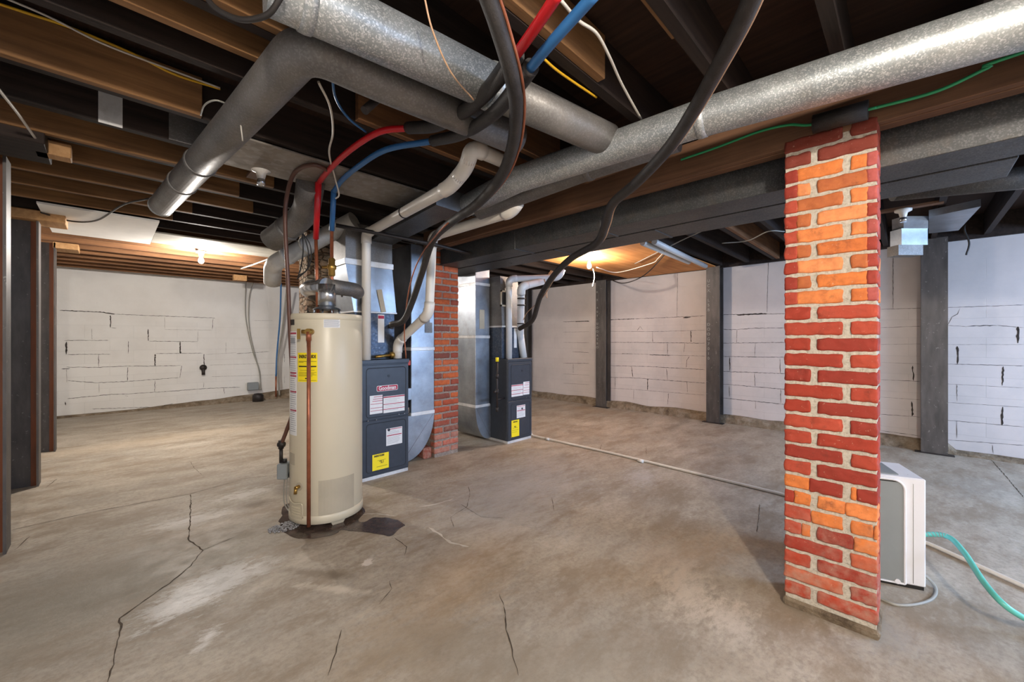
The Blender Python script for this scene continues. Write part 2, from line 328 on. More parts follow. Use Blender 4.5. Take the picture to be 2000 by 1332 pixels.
# ------------------------------------------------------------------ mesh builder
class MB:
    def __init__(s): s.v = []; s.f = []; s.mi = []; s.sm = []; s.col = []
    def add(s, vs, fs, mi=0, sm=False, col=None):
        b = len(s.v); s.v += [tuple(p) for p in vs]
        for f in fs: s.f.append([b + i for i in f]); s.mi.append(mi); s.sm.append(sm); s.col.append(col)
        return s
    def box(s, a, b, mi=0, ch=0.0, jit=0.0, col=None, mat=None):
        x0, y0, z0 = [min(a[i], b[i]) for i in range(3)]; x1, y1, z1 = [max(a[i], b[i]) for i in range(3)]
        if ch <= 0:
            vs = [(x, y, z) for z in (z0, z1) for y in (y0, y1) for x in (x0, x1)]
            fs = [(0, 2, 3, 1), (4, 5, 7, 6), (0, 1, 5, 4), (2, 6, 7, 3), (0, 4, 6, 2), (1, 3, 7, 5)]
        else:
            ch = min(ch, (x1 - x0) * .45, (y1 - y0) * .45, (z1 - z0) * .45)
            vs = []; idx = {}
            for cx in (0, 1):
                for cy in (0, 1):
                    for cz in (0, 1):
                        X = (x0, x1)[cx]; Y = (y0, y1)[cy]; Z = (z0, z1)[cz]
                        dx = ch * (1, -1)[cx]; dy = ch * (1, -1)[cy]; dz = ch * (1, -1)[cz]
                        for ax, p in (('x', (X, Y + dy, Z + dz)), ('y', (X + dx, Y, Z + dz)), ('z', (X + dx, Y + dy, Z))):
                            idx[(cx, cy, cz, ax)] = len(vs); vs.append(p)
            I = idx; fs = []
            for c_ in (0, 1):
                fs.append([I[(c_, 0, 0, 'x')], I[(c_, 1, 0, 'x')], I[(c_, 1, 1, 'x')], I[(c_, 0, 1, 'x')]][::(-1 if c_ == 0 else 1)])
                fs.append([I[(0, c_, 0, 'y')], I[(1, c_, 0, 'y')], I[(1, c_, 1, 'y')], I[(0, c_, 1, 'y')]][::(1 if c_ == 0 else -1)])
                fs.append([I[(0, 0, c_, 'z')], I[(1, 0, c_, 'z')], I[(1, 1, c_, 'z')], I[(0, 1, c_, 'z')]][::(-1 if c_ == 0 else 1)])
            for a_ in (0, 1):
                for b_ in (0, 1):
                    fs.append([I[(a_, b_, 0, 'x')], I[(a_, b_, 1, 'x')], I[(a_, b_, 1, 'y')], I[(a_, b_, 0, 'y')]][::(1 if a_ != b_ else -1)])
                    fs.append([I[(a_, 0, b_, 'x')], I[(a_, 1, b_, 'x')], I[(a_, 1, b_, 'z')], I[(a_, 0, b_, 'z')]][::(-1 if a_ != b_ else 1)])
                    fs.append([I[(0, a_, b_, 'y')], I[(1, a_, b_, 'y')], I[(1, a_, b_, 'z')], I[(0, a_, b_, 'z')]][::(1 if a_ != b_ else -1)])
                    for d_ in (0, 1):
                        q = [I[(a_, b_, d_, 'x')], I[(a_, b_, d_, 'y')], I[(a_, b_, d_, 'z')]]
                        fs.append(q[::(-1 if (a_ + b_ + d_) % 2 == 0 else 1)])
            if jit: vs = [(p[0] + random.uniform(-jit, jit), p[1] + random.uniform(-jit, jit), p[2] + random.uniform(-jit, jit)) for p in vs]
        if mat is not None: vs = [tuple(mat @ Vector(p)) for p in vs]
        return s.add(vs, fs, mi, False, col)
    def brick(s, a, b, ch=.006, amp=.002, step=.014, col=None):
        lo = Vector([min(a[i], b[i]) for i in range(3)]); hi = Vector([max(a[i], b[i]) for i in range(3)])
        n = [max(2, min(16, int((hi[i] - lo[i]) / step))) for i in range(3)]; idx = {}; vs = []; fs = []
        il = lo + Vector((ch,) * 3); ih = hi - Vector((ch,) * 3); sd = random.uniform(0, 50)
        def V(i, j, k):
            if (i, j, k) not in idx:
                def par(q, N): return 0.0 if q == 0 else (1.0 if q == N else (ch * .5 / 1 + 0) * 0 + q / N)
                p = Vector([lo[d] + (hi[d] - lo[d]) * par(q, n[d]) for d, q in enumerate((i, j, k))])
                c_ = Vector([min(max(p[d], il[d]), ih[d]) for d in range(3)]); e = p - c_
                if e.length > 1e-7: p = c_ + e.normalized() * min(ch, e.length)
                q_ = p * 38 + Vector((sd, 0, 0))
                p = p + Vector((noise.noise(q_), noise.noise(q_ + Vector((9, 0, 0))), noise.noise(q_ + Vector((0, 9, 0))))) * amp
                idx[(i, j, k)] = len(vs); vs.append(p)
            return idx[(i, j, k)]
        X, Y, Z = n
        for i in range(X):
            for j in range(Y): fs += [(V(i, j, 0), V(i, j + 1, 0), V(i + 1, j + 1, 0), V(i + 1, j, 0)), (V(i, j, Z), V(i + 1, j, Z), V(i + 1, j + 1, Z), V(i, j + 1, Z))]
        for i in range(X):
            for k in range(Z): fs += [(V(i, 0, k), V(i + 1, 0, k), V(i + 1, 0, k + 1), V(i, 0, k + 1)), (V(i, Y, k), V(i, Y, k + 1), V(i + 1, Y, k + 1), V(i + 1, Y, k))]
        for j in range(Y):
            for k in range(Z): fs += [(V(0, j, k), V(0, j, k + 1), V(0, j + 1, k + 1), V(0, j + 1, k)), (V(X, j, k), V(X, j + 1, k), V(X, j + 1, k + 1), V(X, j, k + 1))]
        return s.add(vs, fs, 0, True, col)
    def prism(s, poly, ext, mi=0, col=None):      # poly: list of 3-D points (planar), ext: extrusion vector
        n = len(poly); P = [Vector(p) for p in poly]; E = Vector(ext)
        return s.add(P + [p + E for p in P], [list(range(n))[::-1], list(range(n, 2 * n))] + [(i, (i + 1) % n, n + (i + 1) % n, n + i) for i in range(n)], mi, False, col)
    def hexa(s, a, b, mi=0):                      # two quads of 4 points each, joined
        return s.add(list(a) + list(b), [(3, 2, 1, 0), (4, 5, 6, 7)] + [(i, (i + 1) % 4, 4 + (i + 1) % 4, 4 + i) for i in range(4)], mi)
    def tube(s, pts, r, seg=12, mi=0, caps=True, open_=False):
        P = [Vector(p) for p in pts]; n = len(P); rs = r if isinstance(r, (list, tuple)) else [r] * n
        T = []
        for i in range(n):
            d = (P[min(i + 1, n - 1)] - P[max(i - 1, 0)]); T.append(d.normalized() if d.length > 1e-9 else Vector((0, 0, 1)))
        u = T[0].orthogonal().normalized(); vs = []
        for i in range(n):
            u = (u - T[i] * u.dot(T[i])).normalized(); q = T[i].cross(u)
            for k in range(seg):
                a = 2 * PI * k / seg; vs.append(P[i] + (u * math.cos(a) + q * math.sin(a)) * rs[i])
        fs = [(i * seg + k, i * seg + (k + 1) % seg, (i + 1) * seg + (k + 1) % seg, (i + 1) * seg + k) for i in range(n - 1) for k in range(seg)]
        s.add(vs, fs, mi, True)
        if caps:
            b = len(s.v) - len(vs)
            for q, rev in ((0, True), ((n - 1) * seg, False)):
                f = [b + q + k for k in range(seg)]; s.f.append(f[::-1] if rev else f); s.mi.append(mi); s.sm.append(False); s.col.append(None)
        return s
    def cyl(s, a, b, r, seg=20, mi=0, r2=None): return s.tube([a, b], [r, r2 if r2 is not None else r], seg, mi)
    def lathe(s, c, prof, seg=32, mi=0, axis=(0, 0, 1)):   # prof list of (radius, height along axis)
        A = Vector(axis).normalized(); u = A.orthogonal().normalized(); q = A.cross(u); c = Vector(c); vs = []
        for r_, h_ in prof:
            for k in range(seg):
                a = 2 * PI * k / seg; vs.append(c + A * h_ + (u * math.cos(a) + q * math.sin(a)) * max(r_, 1e-4))
        n = len(prof)
        return s.add(vs, [(i * seg + k, i * seg + (k + 1) % seg, (i + 1) * seg + (k + 1) % seg, (i + 1) * seg + k) for i in range(n - 1) for k in range(seg)], mi, True)
    def build(s, name, mats, parent=None, solid=True):
        me = bpy.data.meshes.new(name); me.from_pydata(s.v, [], s.f)
        mats = mats if isinstance(mats, (list, tuple)) else [mats]
        for m in mats: me.materials.append(m)
        me.polygons.foreach_set('material_index', s.mi); me.polygons.foreach_set('use_smooth', s.sm)
        if any(c is not None for c in s.col):
            at = me.color_attributes.new('Col', 'FLOAT_COLOR', 'CORNER'); i = 0
            for p in me.polygons:
                c = s.col[p.index] or (0.5, 0.2, 0.1, 1)
                for li in p.loop_indices: at.data[li].color = c
        me.update()
        o = bpy.data.objects.new(name, me); C.objects.link(o)
        if parent is not None: o.parent = parent; o.matrix_parent_inverse = Matrix.Translation(-parent.location) if parent.type == 'EMPTY' else Matrix.Identity(4)
        return o
def smooth(pts, n=8):
    P = [Vector(p) for p in pts]
    if len(P) < 3: return P
    Q = [P[0] * 2 - P[1]] + P + [P[-1] * 2 - P[-2]]; out = []
    for i in range(1, len(Q) - 2):
        a, b, c, d = Q[i - 1:i + 3]
        for k in range(n):
            t = k / n; out.append(0.5 * ((2 * b) + (c - a) * t + (2 * a - 5 * b + 4 * c - d) * t * t + (3 * b - a - 3 * c + d) * t ** 3))
    out.append(P[-1]); return out
def bend(pts, rad, n=6):           # polyline with rounded corners
    P = [Vector(p) for p in pts]; out = [P[0]]
    for i in range(1, len(P) - 1):
        a = (P[i - 1] - P[i]); b = (P[i + 1] - P[i]); r = min(rad, a.length * .45, b.length * .45)
        A = P[i] + a.normalized() * r; B = P[i] + b.normalized() * r
        for k in range(n + 1):
            t = k / n; out.append(A * (1 - t) ** 2 + P[i] * 2 * t * (1 - t) + B * t * t)
    out.append(P[-1]); return out
def tag(o, label, cat, group=None):
    o['label'] = label; o['category'] = cat
    if group: o['group'] = group
    return o
def empty(name, loc, label=None, cat=None, group=None, kind=None):
    o = bpy.data.objects.new(name, None); C.objects.link(o); o.location = loc; o.empty_display_size = 0.1
    if kind: o['kind'] = kind
    if label: tag(o, label, cat, group)
    return o
def struct(o): o['kind'] = 'structure'; return o
def thing(mb, name, mat, label, cat, group=None): return tag(mb.build(name, mat), label, cat, group)
def wire(name, pts, r, mat, label, cat='cable', n=8, seg=8, group=None):
    return thing(MB().tube(smooth(pts, n), r, seg), name, M[mat], label, cat, group)
def text_obj(txt, size, mat, parent, org, ux, uz, name, ext=0.0006, align='CENTER', sx=1.0, bold=0.0):
    cu = bpy.data.curves.new(name, 'FONT'); cu.body = txt; cu.size = size; cu.align_x = align; cu.align_y = 'CENTER'; cu.extrude = ext
    cu.offset = bold
    to = bpy.data.objects.new(name, cu); C.objects.link(to)
    dg = bpy.context.evaluated_depsgraph_get(); me = bpy.data.meshes.new_from_object(to.evaluated_get(dg))
    bpy.data.objects.remove(to); ux = Vector(ux).normalized(); uz = Vector(uz).normalized(); nn = ux.cross(uz)
    mt = Matrix((ux * sx, uz, nn)).transposed().to_4x4(); mt.translation = Vector(org)
    me.transform(mt); me.materials.clear(); me.materials.append(mat)
    o = bpy.data.objects.new(name, me); C.objects.link(o)
    if parent is not None: o.parent = parent; o.matrix_parent_inverse = Matrix.Translation(-parent.location) if parent.type == 'EMPTY' else Matrix.Identity(4)
    return o

# ================================================================== SHELL
XW = 6.74; YW = 9.85; YN = -3.75; XL = -0.78; ZJ = 2.42; ZS = 2.66
# floor with crack strips as a child
fl = struct(MB().box((XL - .2, YN - .2, -0.15), (XW + .2, YW + .2, 0)).build('floor', M['floor']))
def strip(mb, pts3, wd, nrm, jit=0.35, lift=0.0012, sub=0.03, mi=0):
    N = Vector(nrm); P = []
    for a, b in zip(pts3[:-1], pts3[1:]):
        a = Vector(a); b = Vector(b); k = max(1, int((b - a).length / sub)); P += [a.lerp(b, i / k) for i in range(k)]
    P.append(Vector(pts3[-1])); vs = []; n = len(P)
    for i, p in enumerate(P):
        d = (P[min(i + 1, n - 1)] - P[max(i - 1, 0)]).normalized(); s_ = N.cross(d)
        w_ = wd * random.uniform(1 - jit, 1 + jit) * (0.25 if i in (0, n - 1) else 1)
        off = s_ * random.uniform(-1, 1) * min(wd, .006) * jit * 1.2
        for k in (-1, 1): vs.append(p + off + s_ * w_ * .5 * k + N * lift)
    mb.add(vs, [(2 * i, 2 * i + 2, 2 * i + 3, 2 * i + 1) for i in range(n - 1)], mi)
def fpts(s): return [pz(x, y, 0) for x, y in s]
fc = MB()
for wd, seg in [(.006, [(373, 965), (372, 1010), (368, 1055), (396, 1075), (372, 1105), (330, 1140), (233, 1208), (236, 1220), (230, 1260), (212, 1332)]),
                (.004, [(396, 1075), (430, 1060), (470, 1045)]), (.004, [(20, 1036), (180, 1000), (370, 965), (480, 935), (560, 925)]),
                (.003, [(110, 945), (370, 902), (560, 872)]), (.003, [(372, 902), (380, 915), (395, 928)]), (.004, [(28, 1075), (58, 1048)]),
                (.005, [(985, 1185), (988, 1230), (1000, 1270), (1012, 1320)]), (.003, [(975, 1160), (985, 1185)]),
                (.004, [(668, 1230), (655, 1275), (640, 1320)]), (.003, [(740, 1180), (765, 1150), (760, 1135)]),
                (.003, [(1078, 972), (1082, 1000)]), (.003, [(915, 950), (918, 965), (912, 990), (880, 1010), (886, 1030)]),
                (.004, [(770, 1050), (795, 1068), (790, 1085)]), (.005, [(1929, 890), (1960, 925), (2000, 972)]),
                (.003, [(1484, 985), (1482, 1010), (1478, 1040)]), (.003, [(1175, 868), (1172, 878)]), (.003, [(1262, 872), (1262, 888)]),
                (.004, [(90, 952), (112, 935)]), (.003, [(900, 985), (940, 1010), (990, 1012)])]:
    strip(fc, fpts(seg), wd, (0, 0, 1), 0.6)
cr = fc.build('crack', M['fcrack'], fl)
wc = MB()
for seg in [[(820, 990), (850, 985), (885, 975)], [(838, 1030), (860, 1045), (880, 1060), (915, 1068)], [(702, 1005), (735, 1003), (770, 1008)]]:
    strip(wc, fpts(seg), .012, (0, 0, 1), 0.7)
wc.build('mineral_line', M['whitec'], fl)

# left back wall (y = YW), with block joints read off the photograph
lw = struct(MB().box((XL - .2, YW, 0), (XW + .3, YW + .2, ZS)).build('wall_left', M['wall_l']))
def c5(x, y): return pY(x / 2.663, 300 + y / 2.663, YW)
T = .022; t_ = .011; tt = .007
segs = [(T, [(310, 815), (530, 825), (600, 835)]), (t_, [(600, 835), (850, 845), (1120, 855)]), (t_, [(575, 905), (605, 908)]), (tt, [(855, 915), (1105, 918)]),
        (t_, [(335, 972), (565, 972)]), (t_, [(775, 975), (1028, 978)]), (t_, [(350, 1045), (575, 1043)]), (t_, [(810, 1040), (1055, 1038)]), (tt, [(1070, 1045), (1230, 1035)]),
        (t_, [(1230, 1040), (1400, 1030)]), (t_, [(345, 1110), (500, 1112), (665, 1105), (800, 1105), (940, 1102)]), (tt, [(1090, 1100), (1440, 1090)]),
        (t_, [(350, 1180), (500, 1192), (660, 1185), (930, 1165)]), (tt, [(1100, 1160), (1450, 1150)]), (t_, [(350, 1275), (580, 1252), (660, 1250), (900, 1235), (1060, 1222), (1250, 1215)]),
        (t_, [(480, 1328), (800, 1318), (900, 1300)]), (T, [(575, 840), (575, 905)]), (tt, [(857, 850), (857, 912)]), (t_, [(1108, 858), (1104, 915)]), (T, [(770, 912), (772, 975)]),
        (tt, [(477, 910), (479, 970)]), (tt, [(1030, 920), (1028, 978)]), (T * 1.4, [(345, 978), (345, 1045)]), (t_, [(668, 975), (666, 1040)]), (T * 1.8, [(937, 978), (938, 1040)]),
        (t_, [(513, 1045), (513, 1110)]), (T * 1.3, [(806, 1042), (806, 1105)]), (T, [(1060, 1042), (1062, 1100)]), (t_, [(665, 1110), (662, 1182)]), (t_, [(945, 1102), (935, 1168)]),
        (tt, [(345, 1115), (348, 1190)]), (tt, [(1175, 980), (1175, 1035)]), (tt, [(515, 1192), (515, 1245)]), (t_, [(806, 1180), (804, 1240)]), (t_, [(1060, 1190), (1058, 1218)]),
        (t_, [(1163, 1218), (1168, 1250)]), (t_, [(1480, 1040), (1480, 1085)]), (T, [(320, 1120), (365, 1118)]), (T, [(340, 1290), (342, 1310)]), (tt, [(1320, 868), (1420, 868)]),
        (tt, [(1480, 1150), (1480, 1195)]), (T, [(650, 1258), (665, 1262)])]
jm = MB()
for wd, s_ in segs: strip(jm, [c5(*p) for p in s_], wd * .55, (0, -1, 0), 0.45, 0.002, 0.022, 0 if wd > .01 else 1)
jm.build('mortar_crack', [M['crack'], M['crackl']], lw)
# dark sill line over the wall and rough footing under it
MB().box((XL, YW - .03, ZS - .06), (XW, YW, ZS)).build('sill', M['joist'], lw)
def rough_ledge(name, ax, c0, u0, u1, dep, hgt, parent, step=.08):
    mb = MB(); n = int((u1 - u0) / step); vs = []
    for i in range(n + 1):
        u = u0 + (u1 - u0) * i / n
        nz = lambda k: noise.noise(Vector((u * 2.3, k * 7.1, 3.3))) * .5 + .5
        hh = hgt(u) * (.75 + .5 * nz(1)); dd = dep(u) * (.7 + .6 * nz(2))
        for d_, z_ in ((dd, 0), (dd * (.7 + .3 * nz(3)), hh * .6), (dd * .35, hh * .95), (0, hh)):
            vs.append((c0 - d_, u, z_) if ax == 'x' else (u, c0 - d_, z_))
    fs = [(4 * i + k, 4 * i + k + 1, 4 * i + 5 + k, 4 * i + 4 + k) for i in range(n) for k in range(3)]
    mb.add(vs, fs); return mb.build(name, M['footing'], parent)
rough_ledge('footing', 'y', YW, XL, 3.2, lambda u: .06 + .05 * max(0, u), lambda u: .03 + .05 * max(0, u - .3), lw)

# right back wall (x = XW)
rw = struct(MB().box((XW, YN - .2, 0), (XW + .2, YW, ZS)).build('wall_right', M['wall_r']))
def c3(x, y): return pX(1100 + x / 3.33, 400 + y / 3.33, XW)
def c4(x, y): return pX(1600 + x / 2.22, 300 + y / 2.22, XW)
T = .02; t_ = .010; tt = .006
segs = [(t_ * 1.3, [(0, 762), (170, 755)]), (T, [(80, 760), (170, 757)]), (T, [(250, 750), (465, 742)]), (t_, [(465, 742), (925, 722)]), (T * 1.4, [(780, 735), (830, 731)]), (t_, [(1020, 715), (1445, 708)]), (T * 1.6, [(1130, 717), (1325, 707)]),
        (tt, [(745, 440), (740, 735)]), (tt, [(305, 500), (300, 745)]), (tt, [(1335, 370), (1325, 700)]),
        (tt, [(250, 822), (600, 825), (830, 818), (925, 815)]), (t_, [(250, 895), (460, 895), (680, 898), (925, 900)]), (tt, [(250, 968), (460, 970), (700, 978), (925, 984)]),
        (t_, [(380, 968), (450, 970)]), (t_, [(560, 975), (700, 980)]), (t_, [(260, 1045), (560, 1052), (925, 1072)]), (t_, [(262, 1120), (450, 1125), (925, 1160)]), (tt, [(270, 1190), (450, 1200), (920, 1238)]),
        (tt, [(0, 828), (170, 825)]), (tt, [(0, 895), (170, 898)]), (t_, [(60, 955), (170, 962)]), (t_, [(0, 1030), (170, 1032)]), (tt, [(0, 1100), (170, 1108)]), (tt, [(0, 1160), (170, 1170)]),
        (t_, [(580, 825), (582, 895)]), (T, [(830, 815), (832, 895)]), (t_, [(677, 900), (680, 975)]), (tt, [(793, 898), (783, 960)]), (T, [(445, 1052), (452, 1120)]), (t_, [(672, 1065), (678, 1140)]),
        (t_, [(338, 1122), (340, 1190)]), (T, [(550, 1130), (548, 1205)]), (tt, [(460, 1200), (458, 1270)]), (t_, [(685, 1225), (680, 1300)]), (tt, [(805, 1150), (808, 1220)]), (t_, [(820, 985), (805, 1010), (800, 1060)]),
        (t_, [(65, 1035), (66, 1095)]), (t_, [(480, 820), (500, 792), (520, 815)]),
        (t_, [(1022, 810), (1130, 812), (1240, 803), (1445, 800)]), (t_, [(1025, 900), (1445, 895)]), (t_, [(1025, 985), (1240, 990), (1445, 992)]), (t_, [(1030, 1083), (1445, 1098)]),
        (t_, [(1030, 1165), (1445, 1200)]), (t_, [(1030, 1255), (1445, 1298)]), (tt, [(1130, 812), (1128, 900)]), (tt, [(1250, 900), (1245, 990)]), (T, [(1083, 990), (1085, 1080)]), (t_, [(1410, 1000), (1412, 1095)]),
        (t_, [(1245, 1098), (1248, 1182)]), (t_, [(1080, 1175), (1082, 1250)]), (t_, [(1415, 1200), (1416, 1290)]), (tt, [(1252, 1275), (1252, 1330)])]
jm = MB()
for wd, s_ in segs: strip(jm, [c3(*p) for p in s_], wd * .55, (-1, 0, 0), 0.45, 0.002, 0.022, 0)
segs = [(t_, [(265, 675), (448, 670)]), (t_, [(265, 755), (445, 748)]), (tt, [(265, 828), (445, 825)]), (tt, [(265, 905), (440, 912)]), (t_, [(265, 980), (440, 988)]), (tt, [(265, 1055), (440, 1068)]), (t_, [(265, 1130), (440, 1142)]), (t_, [(265, 1200), (440, 1225)]),
        (t_, [(320, 448), (320, 672)]), (T * 1.4, [(405, 920), (410, 985)]), (T * 2, [(402, 1075), (404, 1138)]), (t_, [(545, 668), (888, 656)]), (t_, [(545, 745), (640, 750)]), (T, [(640, 748), (770, 745)]), (t_, [(770, 745), (888, 755)]), (tt, [(545, 828), (888, 828)]),
        (t_, [(545, 912), (800, 918), (888, 920)]), (tt, [(545, 998), (888, 1016)]), (tt, [(545, 1078), (888, 1100)]), (t_, [(545, 1155), (888, 1185)]), (t_, [(545, 1240), (888, 1265)]), (T * 2.2, [(862, 750), (860, 822)]), (T * 2, [(600, 835), (600, 912)]),
        (T * 1.4, [(797, 922), (795, 1005)]), (t_, [(597, 1000), (597, 1075)]), (T * 2, [(795, 1098), (792, 1178)]), (t_, [(597, 1160), (596, 1235)]), (t_, [(610, 672), (600, 695), (575, 710), (558, 742)]), (t_, [(750, 1262), (755, 1300)])]
for wd, s_ in segs: strip(jm, [c4(*p) for p in s_], wd * .36, (-1, 0, 0), 0.45, 0.002, 0.022, 0)
jm.build('mortar_crack', [M['crack'], M['crackl']], rw)
rough_ledge('footing', 'x', XW, YN, 6.6, lambda u: .10, lambda u: .12 if u > -.3 else .04, rw)
MB().box((XW - .05, YN, ZJ - .02), (XW, YW, ZS)).build('sill', M['joist'], rw)
# near walls (out of view): side wall by the camera, and the wall with the two windows
struct(MB().box((XL - .2, YN, 0), (XL, YW, ZS)).build('wall_side', M['wall_l']))
wn = MB()
wins = [(1.8, 3.0), (3.75, 5.65)]; xs = [XL]
for a, b in wins: wn.box((xs[-1], YN - .2, 0), (a, YN, ZS)); wn.box((a, YN - .2, 0), (b, YN, 1.28)); wn.box((a, YN - .2, 2.22), (b, YN, ZS)); xs.append(b)
wn.box((xs[-1], YN - .2, 0), (XW, YN, ZS)); struct(wn.build('wall_near', M['wall_r']))
for i, (a, b) in enumerate(wins):
    wf = MB(); zz0, zz1 = 1.28, 2.22
    for q in ((a, YN - .15, zz0, a + .05, YN - .1, zz1), (b - .05, YN - .15, zz0, b, YN - .1, zz1), (a, YN - .15, zz0, b, YN - .1, zz0 + .05), (a, YN - .15, zz1 - .05, b, YN - .1, zz1), ((a + b) / 2 - .02, YN - .15, zz0, (a + b) / 2 + .02, YN - .1, zz1)):
        wf.box(q[:3], q[3:])
    struct(wf.build('window_%d' % (i + 1), M['white']))

# ------------------------------------------------------------------ ceiling: subfloor and joists
ce = struct(MB().box((XL, YN, ZS), (XW + .2, YW + .2, ZS + .06)).build('ceiling', M['subfloor']))
XG0, XG1 = 2.33, 2.445
y = YN + .11; k = 0
JY = []
while y < YW - .1:
    JY.append(y); y += .4
off = (.60 - JY[0]) % .4
for j in [a + off for a in JY]:
    j = {2.2: 2.07, 1.8: 1.70, 1.4: 1.36}.get(round(j, 2), j)
    if j > YW - .08: continue
    dz = random.uniform(-.006, .006)
    MB().box((XL, j - .022, ZJ + abs(dz) + .004), (XW - .05, j + .022, ZS)).build('joist', M['joist'] if j < 6.3 else M['sister2'], ce)
def sister(y0, x0, x1, zb=ZJ - .004, zt=ZS - .04, th=.040, mat='sister'):
    MB().box((x0, y0 - th, zb), (x1, y0, zt), 0, .003).build('joist', M[mat], ce)
sister(2.177 + .40, XL, .33, 2.425)      # big light board, upper left
sister(1.90, XL, .52, 2.43, ZS - .02, .04, 'sister')
sister(1.675, XL, .75, 2.43, ZS - .02, .04, 'sister')
sister(.977, .55, 1.52, 2.43)
sister(.577 + .06, 1.0, 1.5, 2.43, ZS - .12, .04)
sister(2.045, 0.9, 2.3, 2.43, ZS - .04, .04, 'sister2')
sister(1.675, 1.05, 2.1, 2.43, ZS - .04, .04, 'sister2')
for i, (yy, xe) in enumerate([(3.377, .86), (3.777, .72), (4.177, .9), (4.577, .52), (4.977, .42)]): sister(yy, XL, xe, 2.42, ZS - .03, .04, 'sister')
for yy in (5.777, 6.177): sister(yy, XL, 2.4, 2.42, ZS - .03, .04, 'sister2')
sister(1.335, 3.9, XW - .06, 2.43, ZS, .04, 'sister2')
# tin panning nailed under the joists, white panel and boards
MB().box((.42, 2.60, ZJ - .016), (2.25, 3.08, ZJ - .004), 0, .002).build('panning', M['tin'], ce)
MB().box((-.42, 5.02, ZJ - .022), (.33, 6.28, ZJ - .006)).build('ceiling_panel', M['drywall'], ce)
MB().box((.33, 5.55, ZJ - .022), (2.3, 6.15, ZJ - .006), 0, .003).build('ceiling_board', M['whiteboard'], ce)
MB().box((3.3, 2.10, ZJ - .02), (XW - .06, 3.65, ZJ - .006)).build('ceiling_panel', M['ply'], ce)
# blocking between joists
for a, b in [((-.75, 3.35, 2.36), (-.25, 3.72, 2.50))]: MB().box(a, b, 0, .004).build('blocking', M['joist'], ce)
for a, b in [((-.60, 5.36, 2.33), (-.28, 5.66, 2.41)), ((-.46, 6.95, 2.34), (-.26, 7.25, 2.41)), ((-.30, 3.50, 2.36), (-.16, 3.60, 2.44)), ((1.55, 8.5, 2.34), (1.75, 8.6, 2.44))]:
    MB().box(a, b, 0, .004).build('blocking', M['block'], ce)
# girder on the pillar
gd = empty('wooden_girder', (XG0, 0, 2.226), 'long brown three-ply wooden girder resting on the brick pillar', 'beam')
for i in range(3): MB().box((XG0 + i * .039, YN, 2.226 + (.004, 0, .006)[i]), (XG0 + i * .039 + .037, 3.63, 2.418), 0, .003).build('plank', M['girder'], gd)
MB().box((XG0 + .12, YN, 2.30), (XG0 + .16, 3.63, 2.418)).build('plank', M['joist'], gd)

# ================================================================== BRICK PILLAR
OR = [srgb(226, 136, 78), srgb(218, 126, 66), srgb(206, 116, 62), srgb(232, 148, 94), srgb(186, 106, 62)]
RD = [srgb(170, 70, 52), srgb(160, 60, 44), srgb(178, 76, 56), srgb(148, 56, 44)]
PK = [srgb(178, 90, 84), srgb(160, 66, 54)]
pil = empty('brick_pillar', (2.43, .26, 0), 'orange and red brick pillar, light and shade painted in, wide pale mortar joints', 'pillar')
px0, px1, py0, py1 = 2.327, 2.53, .093, .432
MB().box((px0 + .006, py0 + .005, .0), (px1 - .006, py1 - .005, 2.262)).build('mortar', M['mortar'], pil)
bk = MB(); pitch = .0737; row = 0; z = 2.262
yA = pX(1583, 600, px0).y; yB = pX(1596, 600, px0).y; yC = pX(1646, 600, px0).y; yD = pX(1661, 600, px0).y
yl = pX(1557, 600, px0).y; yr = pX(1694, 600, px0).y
while z - pitch > .03:
    zt = z - .002; zb = z - .0615
    A = (row % 2 == 1)
    sp = [(py1, yA), (yB, py0)] if A else [(py1, yC), (yD, py0)]
    if row in (11, 12): A = not A
    for (a, b) in sp:
        if row < 2: cs = [srgb(120, 54, 42)]; parts = [(a, b)]  # shadow of the duct painted in as darker top bricks
        elif 2 <= row <= 10:  # lit orange centre and redder edges painted into the brick colours
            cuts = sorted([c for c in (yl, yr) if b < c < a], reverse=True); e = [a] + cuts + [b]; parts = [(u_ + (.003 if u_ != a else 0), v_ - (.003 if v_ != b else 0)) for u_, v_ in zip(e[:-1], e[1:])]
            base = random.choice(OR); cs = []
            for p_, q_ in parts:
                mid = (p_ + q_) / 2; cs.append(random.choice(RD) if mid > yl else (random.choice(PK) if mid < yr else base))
        elif row < 22: parts = [(a, b)]; cs = [random.choice(RD)]
        elif row < 26:
            m_ = (a + b) / 2 + random.uniform(-.03, .03); parts = [(a, m_), (m_, b)]; cs = [random.choice(OR[:3] + RD), random.choice(OR[:3])]
            if row == 22: cs = [OR[1], RD[3]]
        else: parts = [(a, b)]; cs = [random.choice([srgb(176, 66, 44), srgb(160, 58, 44), srgb(190, 96, 66), srgb(150, 48, 38)])]
        for (p_, q_), c in zip(parts, cs):
            one = len(parts) == 1
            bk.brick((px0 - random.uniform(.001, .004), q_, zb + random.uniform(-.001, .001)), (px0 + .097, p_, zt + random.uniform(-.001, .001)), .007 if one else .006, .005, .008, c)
    for (a, b) in ([(py1, yC), (yD, py0)] if A else [(py1, yA), (yB, py0)]):
        bk.box((px0 + .108, b, zb), (px1 + .002, a, zt), 0, .003, .001, random.choice(RD if row > 10 or row < 2 else RD + OR[:2]))
    z -= pitch; row += 1
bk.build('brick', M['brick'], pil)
bs = MB().box((px0 - .008, py0 - .006, 0), (px1 + .008, py1 + .006, .04), 0, .01, .004); bs.build('base', M['footing'], pil)

